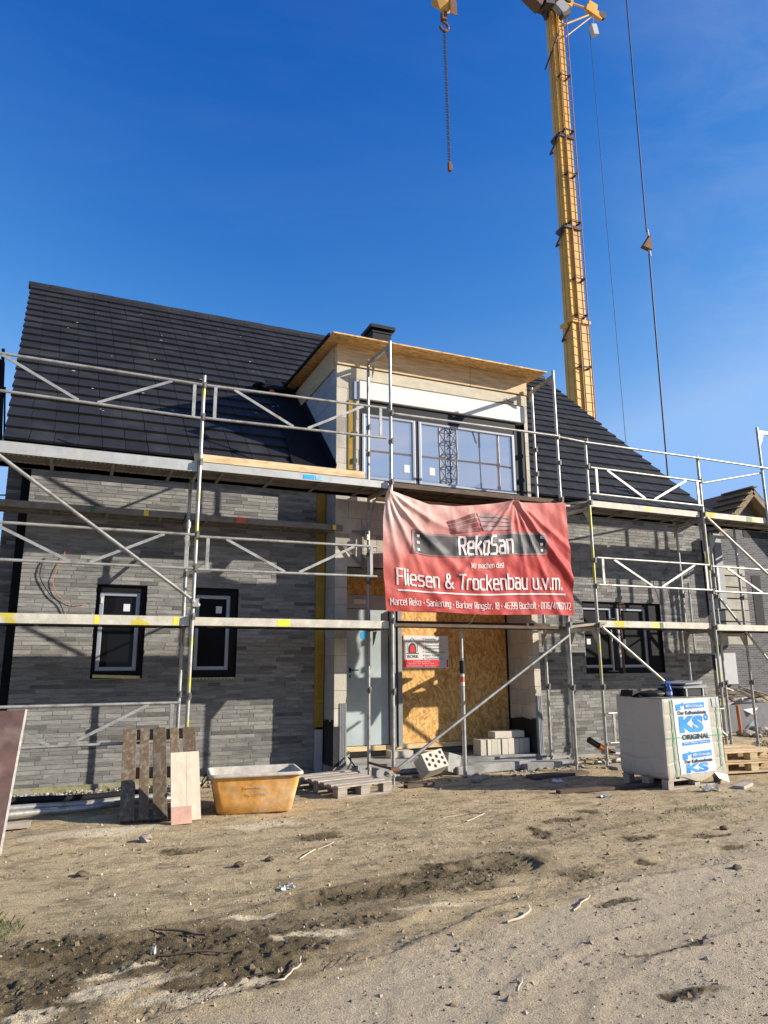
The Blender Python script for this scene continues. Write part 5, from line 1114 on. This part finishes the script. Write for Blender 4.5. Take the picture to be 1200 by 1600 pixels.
wallcable([(-.22, -.01, 3.2), (-.20, -.03, 3.05), (-.29, -.03, 2.8), (-.31, -.03, 2.65), (-.22, -.03, 2.48), (-.05, -.03, 2.38), (.12, -.03, 2.39)], .005, m_cabor, 'thin orange cable hanging from the brick wall above the left window')
wallcable([(10.72, -.01, 3.55), (10.95, -.10, 3.4), (11.02, -.12, 3.05), (10.9, -.12, 2.75), (10.95, -.08, 2.5)], .006, m_lead, 'thin pale cable looping on the brick wall near the right corner')
wallcable([(10.55, -.01, 3.4), (10.35, -.10, 3.2), (10.42, -.10, 2.9), (10.5, -.08, 2.6)], .005, m_plasticblk, 'thin dark cable looping behind the right scaffold post')
o = build('waste_pipe', MB().tube((10.98, -.08, 1.72), (10.98, -.08, 3.1), .018, 10), m_lead); tag(o, 'thin pale upright tube by the brick wall at the right corner', 'tube')

# orange tool and clutter by post of right scaffold
t = thing('angle_grinder', (7.8, -.95, .25), 'orange and black power tool hanging by the right scaffold foot', 'power tool')
build('tool_body', MB().tube((7.62, -.95, .38), (7.80, -.95, .28), .05, 10, r2=.045), m_plasticblk, t)
build('motor_case', MB().tube((7.80, -.95, .28), (8.0, -.95, .20), .055, 12, r2=.04), m_orange, t)
build('handle', MB().tube((8.0, -.95, .20), (8.12, -.95, .17), .03, 10), m_plasticblk, t)
o = build('hose', MB().path([(7.9, -.9, .17), (8.3, -.9, .12), (8.7, -1.0, .05), (9.1, -1.0, .03)], .03, 8), m_lead); tag(o, 'pale ribbed hose running from the orange tool to the wrapped pallet', 'hose')
# boards under feet and on the soil
rnd = random.Random(77)
for i, (c, L_, w_, a, m, l) in enumerate((((6.55, -1.55), .5, .11, 4, m_dirtyplank, 'dark wide board on the ground under the scaffold post right of the entrance'), ((8.0, -1.45), .34, .12, -6, m_greywood, 'pale board under the yellowish right scaffold post'), ((6.35, -2.85), .75, .05, -3, m_dirtyplank, 'long thin dark board in front of the wrapped pallet'), ((7.95, -3.5), .2, .06, 25, m_greywood, 'short grey board piece at the foot of the wrapped pallet'), ((5.35, -1.38), .24, .05, 40, m_greywood, 'short board lying before the steel prop'), ((4.35, -1.5), .22, .05, 10, m_dirtyplank, 'dark offcut beside the flat pallet'), ((8.3, -.75), .5, .04, 12, m_galv, 'loose tube end by the brick wall behind the orange tool'), ((12.2, -1.5), .8, .12, 5, m_greywood, 'pale board on the ground behind the pallets at the right'))):
    a = math.radians(a); b = MB().obox((c[0], c[1], gz(*c)+.025), (math.cos(a)*L_, math.sin(a)*L_, 0), (-math.sin(a)*w_, math.cos(a)*w_, 0), (0, 0, .02), rnd.uniform(.8, 1.1)); o = build('loose_board', b, m, bevel=.003); tag(o, l, 'board')
# plastic bottle / litter
def litter(x, y, sx, sy, m, label, cat='litter', seed=0, name='litter_scrap', h=.02):
    rnd = random.Random(seed); z = gz(x, y)+.004; b = MB(); n = 7; pts = []
    for j in range(4):
        for i in range(n+1): pts.append((x+(i/n-.5)*sx+rnd.uniform(-.1, .1)*sx, y+(j/3-.5)*sy+rnd.uniform(-.1, .1)*sy, z+abs(rnd.gauss(0, h))))
    b.add(pts, [(j*(n+1)+i, j*(n+1)+i+1, (j+1)*(n+1)+i+1, (j+1)*(n+1)+i) for j in range(3) for i in range(n)]); o = build(name, b, m); tag(o, label, cat); return o
litter(5.95, -3.24, .12, .10, m_white, 'crumpled white scrap on the soil in front of the wrapped pallet', seed=1)
litter(7.35, -3.52, .26, .10, m_white, 'white plastic tube scrap beside the foot of the wrapped pallet', seed=2, h=.03)
litter(6.2, -2.0, .18, .1, m_white, 'small white foil scrap in the shade right of the entrance', seed=3)
litter(1.55, -5.05, .10, .04, m_white, 'thin white plastic scrap next to the small weed patch', seed=4)
litter(.55, -5.85, .03, .02, m_white, 'tiny white chip in the dark damp track', seed=5)
def stick(pts, r, m, label, name='stick', cat='stick'):
    P = [Vector((x, y, gz(x, y)+z+r)) for x, y, z in pts]; Q = []; rr_ = random.Random(int(P[0].x*997)); r = r*.62
    for a_, b_ in zip(P, P[1:]):
        for k_ in range(3): Q.append(a_.lerp(b_, k_/3)+Vector((rr_.uniform(-.007, .007), rr_.uniform(-.007, .007), rr_.uniform(-.004, .003)-r*.6)))
    Q.append(P[-1]); P = Q; o = build(name, MB().path(P, r, 6), m, origin=P[0]); tag(o, label, cat)
stick([(3.62, -3.52, 0), (3.95, -3.50, .01), (4.06, -3.62, .03)], .008, m_splint, 'bent pale strip on the soil below the perforated block')
stick([(4.06, -3.62, .02), (3.75, -3.80, 0)], .010, m_splint, 'pale lath forming a corner with the bent strip')
stick([(1.85, -4.35, 0), (2.05, -4.15, .01)], .010, m_splint, 'pale splinter of wood in the middle of the bare soil')
stick([(2.10, -4.08, 0), (2.28, -3.98, .01)], .008, m_splint, 'second pale splinter just beyond the other in the middle of the bare soil')
stick([(1.02, -6.52, .01), (1.10, -6.56, .0), (1.16, -6.46, .015), (1.24, -6.40, .02), (1.27, -6.30, .02)], .008, m_splint, 'twisted pale root at the bottom of the dark damp patch')
stick([(2.58, -6.33, 0), (2.70, -6.30, .01), (2.82, -6.22, .015)], .014, m_splint, 'broad white strip with a shadow at the right of the middle foreground')
stick([(3.10, -6.30, 0), (3.22, -6.22, .01), (3.36, -6.14, .01)], .010, m_splint, 'short bleached twig right of the broad white strip')
stick([(2.1, -7.15, 0), (2.19, -7.05, .01)], .006, m_splint, 'small pale splinter near the bottom edge of the soil')
stick([(.58, -5.55, .01), (.72, -5.62, .02), (.86, -5.72, .01)], .012, m_dirtyplank, 'dark muddy stick in the left damp track')
stick([(.55, -5.95, .01), (.80, -6.05, .02), (.95, -6.08, .01)], .010, m_dirtyplank, 'second dark muddy stick nearer the viewer in the left damp track')
for i, (x, y, s, l) in enumerate(((.20, -4.05, .05, 'dark stone at the left of the bare soil'), (1.35, -4.35, .045, 'dark stone below the orange tub'), (1.62, -4.28, .04, 'small dark stone right of the one below the tub'), (4.9, -6.0, .04, 'reddish stone lying at the right of the foreground'), (5.9, -5.0, .045, 'lone dark stone at the far right of the soil'), (.75, -3.15, .07, 'pale lump of mortar in front of the brown pallet'), (3.86, -1.62, .075, 'rough grey lump lying on the flat pallet'))):
    z = gz(x, y)+s*.3 if i < 6 else .19
    o = build('stone', MB().lump((x, y, z), s, s*.8, s*.55, i), m_rubb if i > 4 else m_dirtyplank); tag(o, l, 'stone')

# scattered pebbles, clods and grass: uncountable
b = MB(); rng = np.random.default_rng(4); N_ = 15000
px = rng.uniform(-.8, 9, N_); py = -8.1+rng.random(N_)**1.3*7.2
hz_, dm_ = height(px, py)
for i in range(N_):
    s = float(rng.choice([.003, .005, .008, .013, .02], p=[.46, .34, .145, .045, .01])); x, y, z = px[i], py[i], float(hz_[i]); a = [rng.uniform(.6, 1.3)*s for _ in range(6)]
    tn = float(rng.choice([.25, .7, 1.3, 2.0], p=[.42, .28, .22, .08]))
    b.add([(x+a[0], y, z), (x, y+a[1], z), (x-a[2], y, z), (x, y-a[3], z), (x+s*.2, y, z+a[4]*.8), ], [(0, 1, 4), (1, 2, 4), (2, 3, 4), (3, 0, 4)], tn)
cb = MB(); M_ = 60000; qx = rng.uniform(-.8, 8.5, M_); qy = rng.uniform(-7.6, -1.2, M_); qh, qd = height(qx, qy)
cl_ = np.clip(fbm(qx*3.1, qy*3.6, 411, 4)-.50, 0, 1)*1.5
acc = rng.random(M_) < np.clip(qd*.22+cl_*.35, 0, .4)
for i in np.nonzero(acc)[0][:12000]:
    s = float(rng.choice([.005, .009, .014, .022], p=[.42, .36, .17, .05])); x, y, z = float(qx[i]), float(qy[i]), float(qh[i]); a = [rng.uniform(.6, 1.4)*s for _ in range(6)]
    tn = float((.62 if qd[i] > .4 else 1.25)*rng.uniform(.7, 1.3)); r_ = rng.uniform(0, 1.57); c_, s_ = math.cos(r_), math.sin(r_)
    P_ = [(x+c_*a[0], y+s_*a[0], z-.002), (x-s_*a[1], y+c_*a[1], z-.002), (x-c_*a[2], y-s_*a[2], z-.002), (x+s_*a[3], y-c_*a[3], z-.002), (x+a[4]*.4, y+a[5]*.2, z+a[4]*.75), (x-a[5]*.3, y-a[4]*.2, z+a[5]*.6)]
    cb.add(P_, [(0, 1, 4), (1, 2, 5, 4), (2, 3, 5), (3, 0, 4, 5)], tn)
o = build('soil_clods', cb, m_clod, origin=(0, 0, 0)); tag(o, 'crumbly clods of churned soil along the ruts and damp patches', 'soil clods', kind='stuff')
o = build('pebbles', b, m_pebble, origin=(0, 0, 0)); tag(o, 'small pebbles and crumbs of soil scattered over the bare ground', 'pebbles', kind='stuff')
b = MB()
for (cx_, cy_, rx, ry, n, h) in ((6.35, -4.25, .45, .14, 300, .022), (5.75, -4.5, .25, .10, 90, .02), (1.35, -5.0, .30, .13, 90, .020), (-.35, -5.15, .20, .28, 320, .045), (1.0, -4.95, .18, .10, 30, .018), (.45, -5.25, .25, .12, 50, .022), (5.2, -4.45, .2, .08, 40, .018), (2, -3.3, 1.5, .6, 60, .015), (3.5, -5.6, 1.5, .6, 60, .014), (12.8, -.4, .8, .5, 500, .06), (0.3, -.25, 1.2, .08, 260, .03)):
    for _ in range(n):
        a = rng.uniform(0, 6.28); r = rng.random()**.6; x, y = cx_+math.cos(a)*rx*r, cy_+math.sin(a)*ry*r; z = gz(x, y) if n < 9999 else 0
        l = h*rng.uniform(.5, 1.5); d = rng.uniform(0, 6.28); w_ = .0025; lx, ly = math.cos(d)*l*.7, math.sin(d)*l*.7
        b.add([(x-w_, y, z), (x+w_, y, z), (x+lx*.5+w_*.6, y+ly*.5, z+l*.7), (x+lx, y+ly, z+l*.9)], [(0, 1, 2, 3)])
o = build('grass', b, m_grass, origin=(0, 0, 0)); tag(o, 'sparse green weeds and grass tufts in the bare soil', 'grass', kind='stuff')
b = MB(); rnd = random.Random(14)
for _ in range(420):
    x = rnd.uniform(-.7, 3.3); s = rnd.uniform(.01, .03); b.lump((x, rnd.uniform(-.45, -.05), .0+s*.3), s, s, s*.7, rnd.random(), tint=rnd.uniform(.6, 1.4))
for _ in range(500):
    x = rnd.uniform(2.6, 12.5); s = rnd.uniform(.01, .035); y = rnd.uniform(-1.3, -.5) if x < 7.2 else rnd.uniform(-1.5, -.1)
    b.lump((x, y, gz(x, y)+s*.2), s, s, s*.6, rnd.random(), tint=rnd.uniform(.5, 1.3))
o = build('rubble_gravel', b, m_rubb, origin=(0, 0, 0)); tag(o, 'gravel and mortar crumbs along the foot of the walls', 'gravel', kind='stuff')

# ------------------------------------------------------------------ heap behind the right end
t = thing('rubbish_sack', (14.9, 2.0, 0), 'big grey builders rubbish sack full of offcuts beyond the right end of the house', 'sack')
b = MB(); b.add([(13.75, 1.9, .0), (14.95, 1.75, 0), (15.1, 2.7, 0), (13.9, 2.8, 0), (13.65, 1.8, .60), (15.05, 1.65, .66), (15.2, 2.8, .6), (13.8, 2.9, .6)], [(0, 1, 5, 4), (1, 2, 6, 5), (2, 3, 7, 6), (3, 0, 4, 7)]); build('sack_fabric', b, m_strip, t)
b = MB(); b.add([(14.2, 1.77, .52), (14.75, 1.72, .60), (14.6, 1.70, .48), (14.5, 1.7, .38)], [(0, 1, 2, 3)]); b.add([(14.4, 1.78, .15), (14.6, 1.76, .3), (14.5, 1.7, .12)], [(0, 1, 2)]); build('torn_liner', b, m_white, t)
rnd = random.Random(50)
for i in range(84):
    x = rnd.uniform(13.7, 17.8); y = rnd.uniform(2.6, 4.2); z = rnd.uniform(.15, .95)*(.55+.45*math.sin((x-13)*.9))+.1; a = rnd.uniform(-.4, .5) if i % 3 else rnd.uniform(-1, 1); L_ = rnd.uniform(.3, 1.1)
    d = Vector((math.cos(a), rnd.uniform(-.4, .4), -rnd.uniform(-.1, .55))).normalized()*L_/2; c = Vector((x, y, max(.12, z)))
    pipe_ = i % 3 == 0
    b = MB().tube(c-d, c+d, rnd.uniform(.015, .035), 8) if pipe_ else MB().bar(c-d, c+d, rnd.uniform(.05, .14), .025, rnd.uniform(.7, 1.2))
    o = build('scrap_tube' if pipe_ else 'scrap_board', b, rnd.choice((m_lead, m_galv, m_rust, m_forma)) if pipe_ else rnd.choice((m_palewood, m_wood, m_oldwood, m_splint, m_greywood)))
    tag(o, 'plastic or metal tube in the scrap heap beyond the right scaffold' if pipe_ else 'timber scrap in the heap beyond the right scaffold', 'tube' if pipe_ else 'board', 'tubes in the scrap heap' if pipe_ else 'boards in the scrap heap')
b = MB()
for i in range(260): x = rnd.uniform(12.5, 18); y = rnd.uniform(.8, 4.6); s = rnd.uniform(.03, .16); b.lump((x, y, s*.3+max(0, y-2.6)*.3*rnd.random()), s, s, s*.6, i, tint=rnd.uniform(.4, 1.4))
o = build('rubble', b, m_rubb, origin=(0, 0, 0)); tag(o, 'mixed rubble under the scrap heap', 'rubble', kind='stuff')
o = build('black_sack', MB().lump((17.3, 2.5, .55), .5, .4, .35, 4), m_plasticblk); tag(o, 'black plastic bag on the scrap heap at the right edge', 'bag')
o = build('orange_tube', MB().tube((10.90, -1.0, .35), (10.88, -1.0, .82), .028, 10), m_orange); tag(o, 'short orange drain pipe standing behind the wrapped pallet', 'pipe')

# ------------------------------------------------------------------ neighbour house on the right
nb = thing('neighbour_house', (30, 20, 0), 'dark brick neighbour house with open gable roof under construction at the right edge', 'house')
def far_brick():
    m = bpy.data.materials.new('far_brick'); m.use_nodes = True; t = m.node_tree; N = t.nodes; L = t.links; bs = N['Principled BSDF']; bs.inputs['Roughness'].default_value = .85
    tc = N.new('ShaderNodeTexCoord'); mp = N.new('ShaderNodeMapping'); mp.inputs['Rotation'].default_value = (math.radians(90), 0, 0); L.new(tc.outputs['Object'], mp.inputs[0])
    br = N.new('ShaderNodeTexBrick'); br.inputs['Scale'].default_value = 1; br.inputs['Brick Width'].default_value = .36; br.inputs['Row Height'].default_value = .085; br.inputs['Mortar Size'].default_value = .008
    br.inputs['Color1'].default_value = (.028, .030, .036, 1); br.inputs['Color2'].default_value = (.085, .084, .084, 1); br.inputs['Mortar'].default_value = (.20, .19, .18, 1); L.new(mp.outputs[0], br.inputs['Vector']); L.new(br.outputs['Color'], bs.inputs['Base Color']); return m
m_far = far_brick()
YN = 14.0
def nbx(px_, dep=24.4): return px_
b = MB(); b.box(26.7, 40, YN, YN+.3, -.2, 6.2); b.add([(26.7, YN, 6.2), (33.5, YN, 6.2), (30.1, YN, 9.55), (26.7, YN+.3, 6.2), (33.5, YN+.3, 6.2), (30.1, YN+.3, 9.55)], [(0, 1, 2), (5, 4, 3), (0, 2, 5, 3)])
build('wall', b, m_far, nb)
build('opening', MB().box(29.9, 31.6, YN-.02, YN+.02, 7.6, 8.5), m_hole, nb); b = MB(); b.box(30.1, 30.7, YN-.02, YN+.02, 3.2, 5.7); build('opening', b, m_hole, nb)
b = MB(); b.bar((26.0, YN-.5, 6.0), (30.1, YN-.5, 9.75), .4, .28, 1.2); b.bar((30.1, YN-.5, 9.75), (34.2, YN-.5, 6.0), .4, .28, 1.2); build('verge_board', b, m_oldwood, nb)
b = MB(); b.add([(25.9, YN-.7, 6.1), (30.1, YN-.7, 10.0), (30.1, YN+8, 10.0), (25.9, YN+8, 6.1)], [(0, 1, 2, 3)]); b.add([(34.3, YN-.7, 6.1), (30.1, YN-.7, 10.0), (30.1, YN+8, 10.0), (34.3, YN+8, 6.1)], [(3, 2, 1, 0)])
for i in range(7): b.bar((27.6+i*.4, YN-.9, 7.75+i*.37), (27.6+i*.4, YN+1, 7.75+i*.37), .3, .06)
build('roof', b, m_oldwood, nb)
b = MB(); rnd = random.Random(9)
for k in range(7): b.box(26.75, 28.25, YN-1.2, YN-.1, 2.35+k*.52, 2.35+k*.52+.46, rnd.uniform(.62, .75))
build('block_pier', b, m_block, nb)
b = MB(); b.box(26.9, 28.2, YN-.25, YN-.1, .6, 2.0); build('plaster_panel', b, m_lead, nb)
# ------------------------------------------------------------------ dark hanging sheet at the left edge
b = MB(); b.add([(-1.75, 2.9, 7.0), (-1.50, 3.0, 6.85), (-1.42, 3.0, 5.6), (-1.36, 3.0, 5.1), (-1.9, 2.9, 5.0), (-1.8, 3.05, 6)], [(0, 1, 2, 5), (5, 2, 3, 4)])
b.bar((-1.55, 3.0, 7.1), (-1.44, 3.0, 5.3), .05, .05); b.bar((-1.46, 3.02, 6.4), (-1.36, 3.02, 5.2), .03, .03)
o = build('tarpaulin', b, m_black); tag(o, 'black sheet hanging in the air at the far left edge beside the roof verge', 'tarpaulin')
o = build('cable', MB().path([(-1.25, 1.0, 4.75), (-1.0, 1.0, 4.4), (-.97, 1.0, 4.2), (-1.05, 1.0, 4.02), (-1.3, 1.0, 4.0)], .012), m_plasticblk); tag(o, 'black cable loop in the sky gap at the left of the house corner', 'cable')

# ------------------------------------------------------------------ crane
cr = thing('tower_crane', (25.6, 20, 0), 'yellow telescopic box mast crane with a brown ladder rising behind the roof', 'crane')
CA = math.radians(-2); cx_ax = Vector((math.cos(CA), math.sin(CA), 0)); cy_ax = Vector((-math.sin(CA), math.cos(CA), 0)); CO = Vector((24.78, 19.5, 0))
def cp(a, d, z): return CO+cx_ax*a+cy_ax*d+Vector((0, 0, z))
def crbox(mb, a0, a1, d0, d1, z0, z1, tn=1.): mb.add([cp(a0, d0, z0), cp(a1, d0, z0), cp(a1, d1, z0), cp(a0, d1, z0), cp(a0, d0, z1), cp(a1, d0, z1), cp(a1, d1, z1), cp(a0, d1, z1)], [(3, 2, 1, 0), (4, 5, 6, 7), (0, 1, 5, 4), (1, 2, 6, 5), (2, 3, 7, 6), (3, 0, 4, 7)], tn)
secs = ((0, 20.9, 0, 1.18, 0, .86), (20.9, 27.0, .05, 1.06, .05, .74), (27.0, 33.3, .08, 1.02, .08, .70), (33.3, 42.6, .12, 1.02, .11, .68))
for z0, z1, a0, a1, d0, d1 in secs:
    b = MB(); crbox(b, a0, a1, d0, d1, z0, z1)
    crbox(b, a0+.05, a0+.16, d0-.03, d0, z0+.1, z1-.05); crbox(b, a0+(a1-a0)*.40, a0+(a1-a0)*.52, d0-.09, d0, z0+.1, z1-.05); crbox(b, a1-.10, a1, d0-.03, d0, z0+.1, z1-.05)
    crbox(b, a0-.03, a0, d0+.1, d0+.22, z0+.1, z1-.05); crbox(b, a0-.03, a0, d1-.3, d1-.18, z0+.1, z1-.05)
    s_ = build('mast_section', b, m_crane, cr)
    b = MB(); crbox(b, a0-.10, a1+.10, d0-.12, d1+.1, z1-.18 if z1 < 40 else z1-.1, z1+.02 if z1 < 40 else z1); crbox(b, a0-.18, a0-.05, d0+.2, d0+.5, z1-.45, z1-.1); build('mast_collar', b, m_craned if z0 > 20 else m_crane, s_)
b = MB()
for a in (.30, .98): b.tube(cp(a, -.30, 8), cp(a, -.30, 43.4), .035, 6)
build('ladder_rail', b, m_ladder, cr)
b = MB(); z = 8
while z < 43: b.tube(cp(.30, -.30, z), cp(.98, -.30, z), .024, 5); z += .52
build('ladder_rung', b, m_ladder, cr)['kind'] = 'stuff'
for z in (14.5, 18, 21.2, 23.5, 27.2, 30.5, 33.5, 37.5):
    b = MB(); b.bar(cp(.34, -.30, z), cp(.34, .1, z), .08, .10).bar(cp(.36, -.2, z), cp(.96, -.2, z), .05, .05).bar(cp(.95, -.30, z), cp(.86, .1, z-.1), .08, .12); build('ladder_bracket', b, m_craned, cr)
for z in (20.9, 27.0, 33.3): build('hose_clip', MB().tube(cp(-.25, .6, z-1.1), cp(.1, -.1, z), .05, 6).bar(cp(-.3, .55, z-1.2), cp(-.1, .55, z-1.05), .12, .12), m_craned, cr)
b = MB(); b.tube(cp(-.3, .5, 38.2), cp(.5, -.15, 40.8), .05, 6); build('hose_clip', b, m_craned, cr)
b = MB(); b.tube(cp(1.0, -.1, 43.4), cp(3.2, -.1, 43.5), .07, 8); b.tube(cp(1.0, 0, 41.6), cp(3.2, -.1, 43.2), .06, 8); b.tube(cp(1.0, -.1, 40.6), cp(3.2, -.1, 43.0), .04, 8); b.bar(cp(2.75, -.15, 43.5), cp(3.95, -.15, 43.1), .22, .5); b.bar(cp(2.95, -.15, 43.85), cp(3.6, -.15, 43.7), .2, .5)
arm = build('sheave_arm', b, m_crane, cr)
build('sheave', MB().tube(cp(4.0, -.28, 43.3), cp(4.0, -.05, 43.3), .28, 16), m_craned, arm)
b = MB(); b.tube(cp(3.2, -.2, 43.0), cp(3.2, -.2, 42.2), .02, 5); c_ = cp(3.2, -.2, 41.8); b.obox(c_, (.20, 0, .08), (0, .15, 0), (-.08, 0, .36)); build('counter_plate', b, m_lead, cr)
b = MB(); crbox(b, -.5, 1.3, -.5, 1.0, 43.0, 43.2); crbox(b, .1, 1.3, -.1, 1.0, 42.9, 46); b.bar(cp(-.3, -.3, 42.2), cp(-1.0, -.4, 43.6), .6, .25)
build('head_platform', b, m_craned, cr)
b = MB(); b.obox(cp(-1.45, -.3, 42.3), (.5, 0, -.3), (0, .35, 0), (.15, 0, .35)); build('winch_box', b, m_headb, cr)
b = MB(); b.obox(cp(-.45, -.4, 42.4), (.35, 0, .1), (0, .3, 0), (0, 0, .4)); build('winch_box', b, m_craned, cr)
b = MB(); b.obox(cp(.45, -.5, 42.2), (.30, 0, -.24), (0, .2, 0), (.25, 0, .34)); build('lamp_box', b, m_lampb, cr)
b = MB(); b.obox(cp(.72, -.5, 41.72), (.30, 0, .24), (0, .2, 0), (.07, 0, -.1)); build('lamp_front', b, m_craned, cr)
b = MB(); b.bar(cp(1.0, -.1, 42.9), cp(1.6, -.2, 45.5), .9, .6); build('head_frame', b, m_crane, cr)
# jib above the picture that carries the hook
J0, J1 = cp(.7, .5, 46.2), Vector((9.2, -4.0, 47.5)); dj = (J1-J0).normalized(); sj = dj.cross(Vector((0, 0, 1))).normalized()
b = MB(); nj = 26
for off in (sj*.6, -sj*.6, Vector((0, 0, 1.0))): b.tube(J0+off, J1+off, .06, 6)
for i in range(nj):
    p = J0.lerp(J1, i/nj); q = J0.lerp(J1, (i+1)/nj); m_ = (p+q)/2+Vector((0, 0, 1.0))
    for s_ in (1, -1): b.tube(p+sj*.6*s_, m_, .03, 5); b.tube(m_, q+sj*.6*s_, .03, 5)
    b.tube(p+sj*.6, q-sj*.6, .03, 5)
build('jib', b, m_crane, cr)
HK = Vector((11.37, 9.6, 26.9)); jt = J0.lerp(J1, .62); jt = Vector((HK.x, HK.y, 46.5))
b = MB()
for dx in (-.22, .22): b.tube(HK+Vector((dx, 0, .3)), jt+Vector((dx, 0, 0)), .02, 5)
build('hoist_rope', b, m_rope, cr)
hb = MB(); hb.box(HK.x-.42, HK.x+.42, HK.y-.2, HK.y+.2, HK.z-.05, HK.z+.6); hb.add([(HK.x-.42, HK.y-.2, HK.z-.05), (HK.x+.42, HK.y-.2, HK.z-.05), (HK.x+.12, HK.y, HK.z-.42), (HK.x-.12, HK.y, HK.z-.42), (HK.x-.42, HK.y+.2, HK.z-.05), (HK.x+.42, HK.y+.2, HK.z-.05)], [(1, 0, 3, 2), (4, 5, 2, 3), (0, 4, 3), (5, 1, 2)])
blk = build('hook_block', hb, m_crane, cr)
b = MB(); b.box(HK.x-.1, HK.x+.1, HK.y-.1, HK.y+.1, HK.z-.8, HK.z-.42); b.box(HK.x+.18, HK.x+.46, HK.y-.24, HK.y-.21, HK.z-.6, HK.z+.1)
pts = [HK+Vector((math.sin(a)*.19, 0, -1.08+math.cos(a)*.19)) for a in np.linspace(-.2, 4.4, 12)]; b.path(pts, .055, 8); build('hook', b, m_rust, blk)
ch_ = thing('lifting_chain', (11.4, 9.6, 19.5), 'long dark lifting chain hanging from the crane hook against the sky', 'chain')
b = MB(); z = HK.z-1.2; k = 0
while z > 19.75:
    u = (HK.z-1.2-z)/6.; o_ = Vector((HK.x+.02+u*.06, HK.y, z)); 
    for s_ in (-1, 1): b.bar(o_+(Vector((.035*s_, 0, 0)) if k % 2 else Vector((0, .035*s_, 0))), o_+(Vector((.035*s_, 0, -.15)) if k % 2 else Vector((0, .035*s_, -.15))), .022, .022)
    for s_ in (-1, 1): b.bar(o_+Vector((.045*s_-.01, .03, 0)), o_+Vector((.045*s_-.01, .03, -.15)), .016, .016) if k % 2 == 0 else None
    z -= .12; k += 1
build('links', b, m_rope, ch_); build('end_hook', MB().box(11.38, 11.50, 9.54, 9.66, 19.42, 19.78).tube((11.47, 9.6, 19.5), (11.47, 9.6, 19.66), .07, 8), m_rust, ch_)
tg = thing('tag_line', (20.8, 9.6, 8), 'long thin rope with a triangular weight hanging at the right of the crane', 'rope')
W0 = Vector((20.84, 9.6, 18.85))
build('rope', MB().tube((21.12, 9.6, 46), W0+Vector((.03, 0, .5)), .03, 6).tube(W0+Vector((.05, 0, -.5)), (20.75, 9.6, 7.5), .035, 6), m_rope, tg)
b = MB(); b.add([W0+Vector(v) for v in ((-.32, -.1, -.28), (.16, -.1, -.35), (.14, -.1, .35), (-.32, .1, -.28), (.16, .1, -.35), (.14, .1, .35))], [(0, 1, 2), (5, 4, 3), (0, 3, 4, 1), (1, 4, 5, 2), (2, 5, 3, 0)]); build('weight', b, m_rust, tg)
build('sleeve', MB().tube(W0+Vector((.1, 0, .3)), W0+Vector((.06, 0, .62)), .05, 8).tube(W0+Vector((.08, 0, -.3)), W0+Vector((.1, 0, -.62)), .05, 8), m_lead, tg)
o = build('guy_rope', MB().tube((27.9, 19.5, 43), (28.2, 19.6, 12), .018, 5), m_rope); tag(o, 'very thin rope running down close beside the crane ladder', 'rope')
# unseen houses behind the viewer, added to block bright horizon and darken lower panes
for i, (x0, x1, y0, h_, hr, l) in enumerate(((-46, -24, -42, 5.5, 9.0, 'unseen dark brick house added across the street to the left to block low sky light'), (-20, 2, -38, 5.5, 9.5, 'unseen dark brick house added across the street opposite the site to block low sky light'), (7, 30, -40, 5.5, 9.2, 'unseen dark brick house added across the street to the right to block low sky light'), (35, 60, -44, 5.5, 9.0, 'unseen dark brick house added farthest right across the street to block low sky light'))):
    t = thing('added_opposite_house', ((x0+x1)/2, y0-5, 0), l, 'house')
    build('wall', MB().box(x0, x1, y0-10, y0, -.2, h_), m_far, t)
    b = MB(); b.add([(x0-.3, y0+.5, h_-.3), (x1+.3, y0+.5, h_-.3), (x1+.3, y0-5, hr), (x0-.3, y0-5, hr), (x1+.3, y0-10.5, h_-.3), (x0-.3, y0-10.5, h_-.3)], [(0, 1, 2, 3), (3, 2, 4, 5), (0, 3, 5), (1, 4, 2), (5, 4, 1, 0)]); build('roof', b, m_tile, t)
    for k in range(5): xx = x0+2+k*(x1-x0-5)/4; build('window', MB().box(xx, xx+1.2, y0-.05, y0+.03, 1.1, 2.5), m_anth, t)
# lattice tower crane behind the viewer (seen mirrored in the big window)
lc = thing('lattice_crane', (38.7, -60.5, 0), 'distant lattice tower crane mirrored in the big upper window', 'crane')
b = MB(); X0, Y0, wd = 38.7, -60.5, .75; z = 0
for sx in (-wd, wd):
    for sy in (-wd, wd): b.tube((X0+sx, Y0+sy, 0), (X0+sx, Y0+sy, 52), .11, 5)
while z < 51:
    for (ax_, ay_, bx_, by_) in ((-1, -1, 1, -1), (1, -1, 1, 1), (1, 1, -1, 1), (-1, 1, -1, -1)):
        b.tube((X0+ax_*wd, Y0+ay_*wd, z), (X0+bx_*wd, Y0+by_*wd, z), .06, 4); b.tube((X0+ax_*wd, Y0+ay_*wd, z), (X0+bx_*wd, Y0+by_*wd, z+1.5), .06, 4)
    z += 1.5
build('mast', b, m_craned, lc)
b = MB(); 
for off in ((0, 0, 0), (0, 0, 1.2), (0, 1, 0)): b.tube((X0-12+off[0], Y0+off[1], 52+off[2]), (X0+30, Y0+off[1]-14, 52+off[2]), .09, 5)
for i in range(20): xx_ = X0-12+i*2.1; yy_ = Y0-i*.7; b.tube((xx_, yy_, 52), (xx_+1, yy_, 53.2), .05, 4); b.tube((xx_+1, yy_, 53.2), (xx_+2.1, yy_-.7, 52), .05, 4)
build('jib', b, m_craned, lc)
b = MB(); b.tube((43.0, -60.5, 52), (43.0, -60.5, 28), .06, 5); b.tube((40.2, -60.5, 34), (42.6, -60.5, 27.5), .1, 5); b.tube((43.0, -60.5, 34), (43, -60.5, 27), .14, 5); b.tube((43.0, -60.5, 27), (43.2, -60.5, 10), .07, 5); build('hoist_rope', b, m_rope, lc)
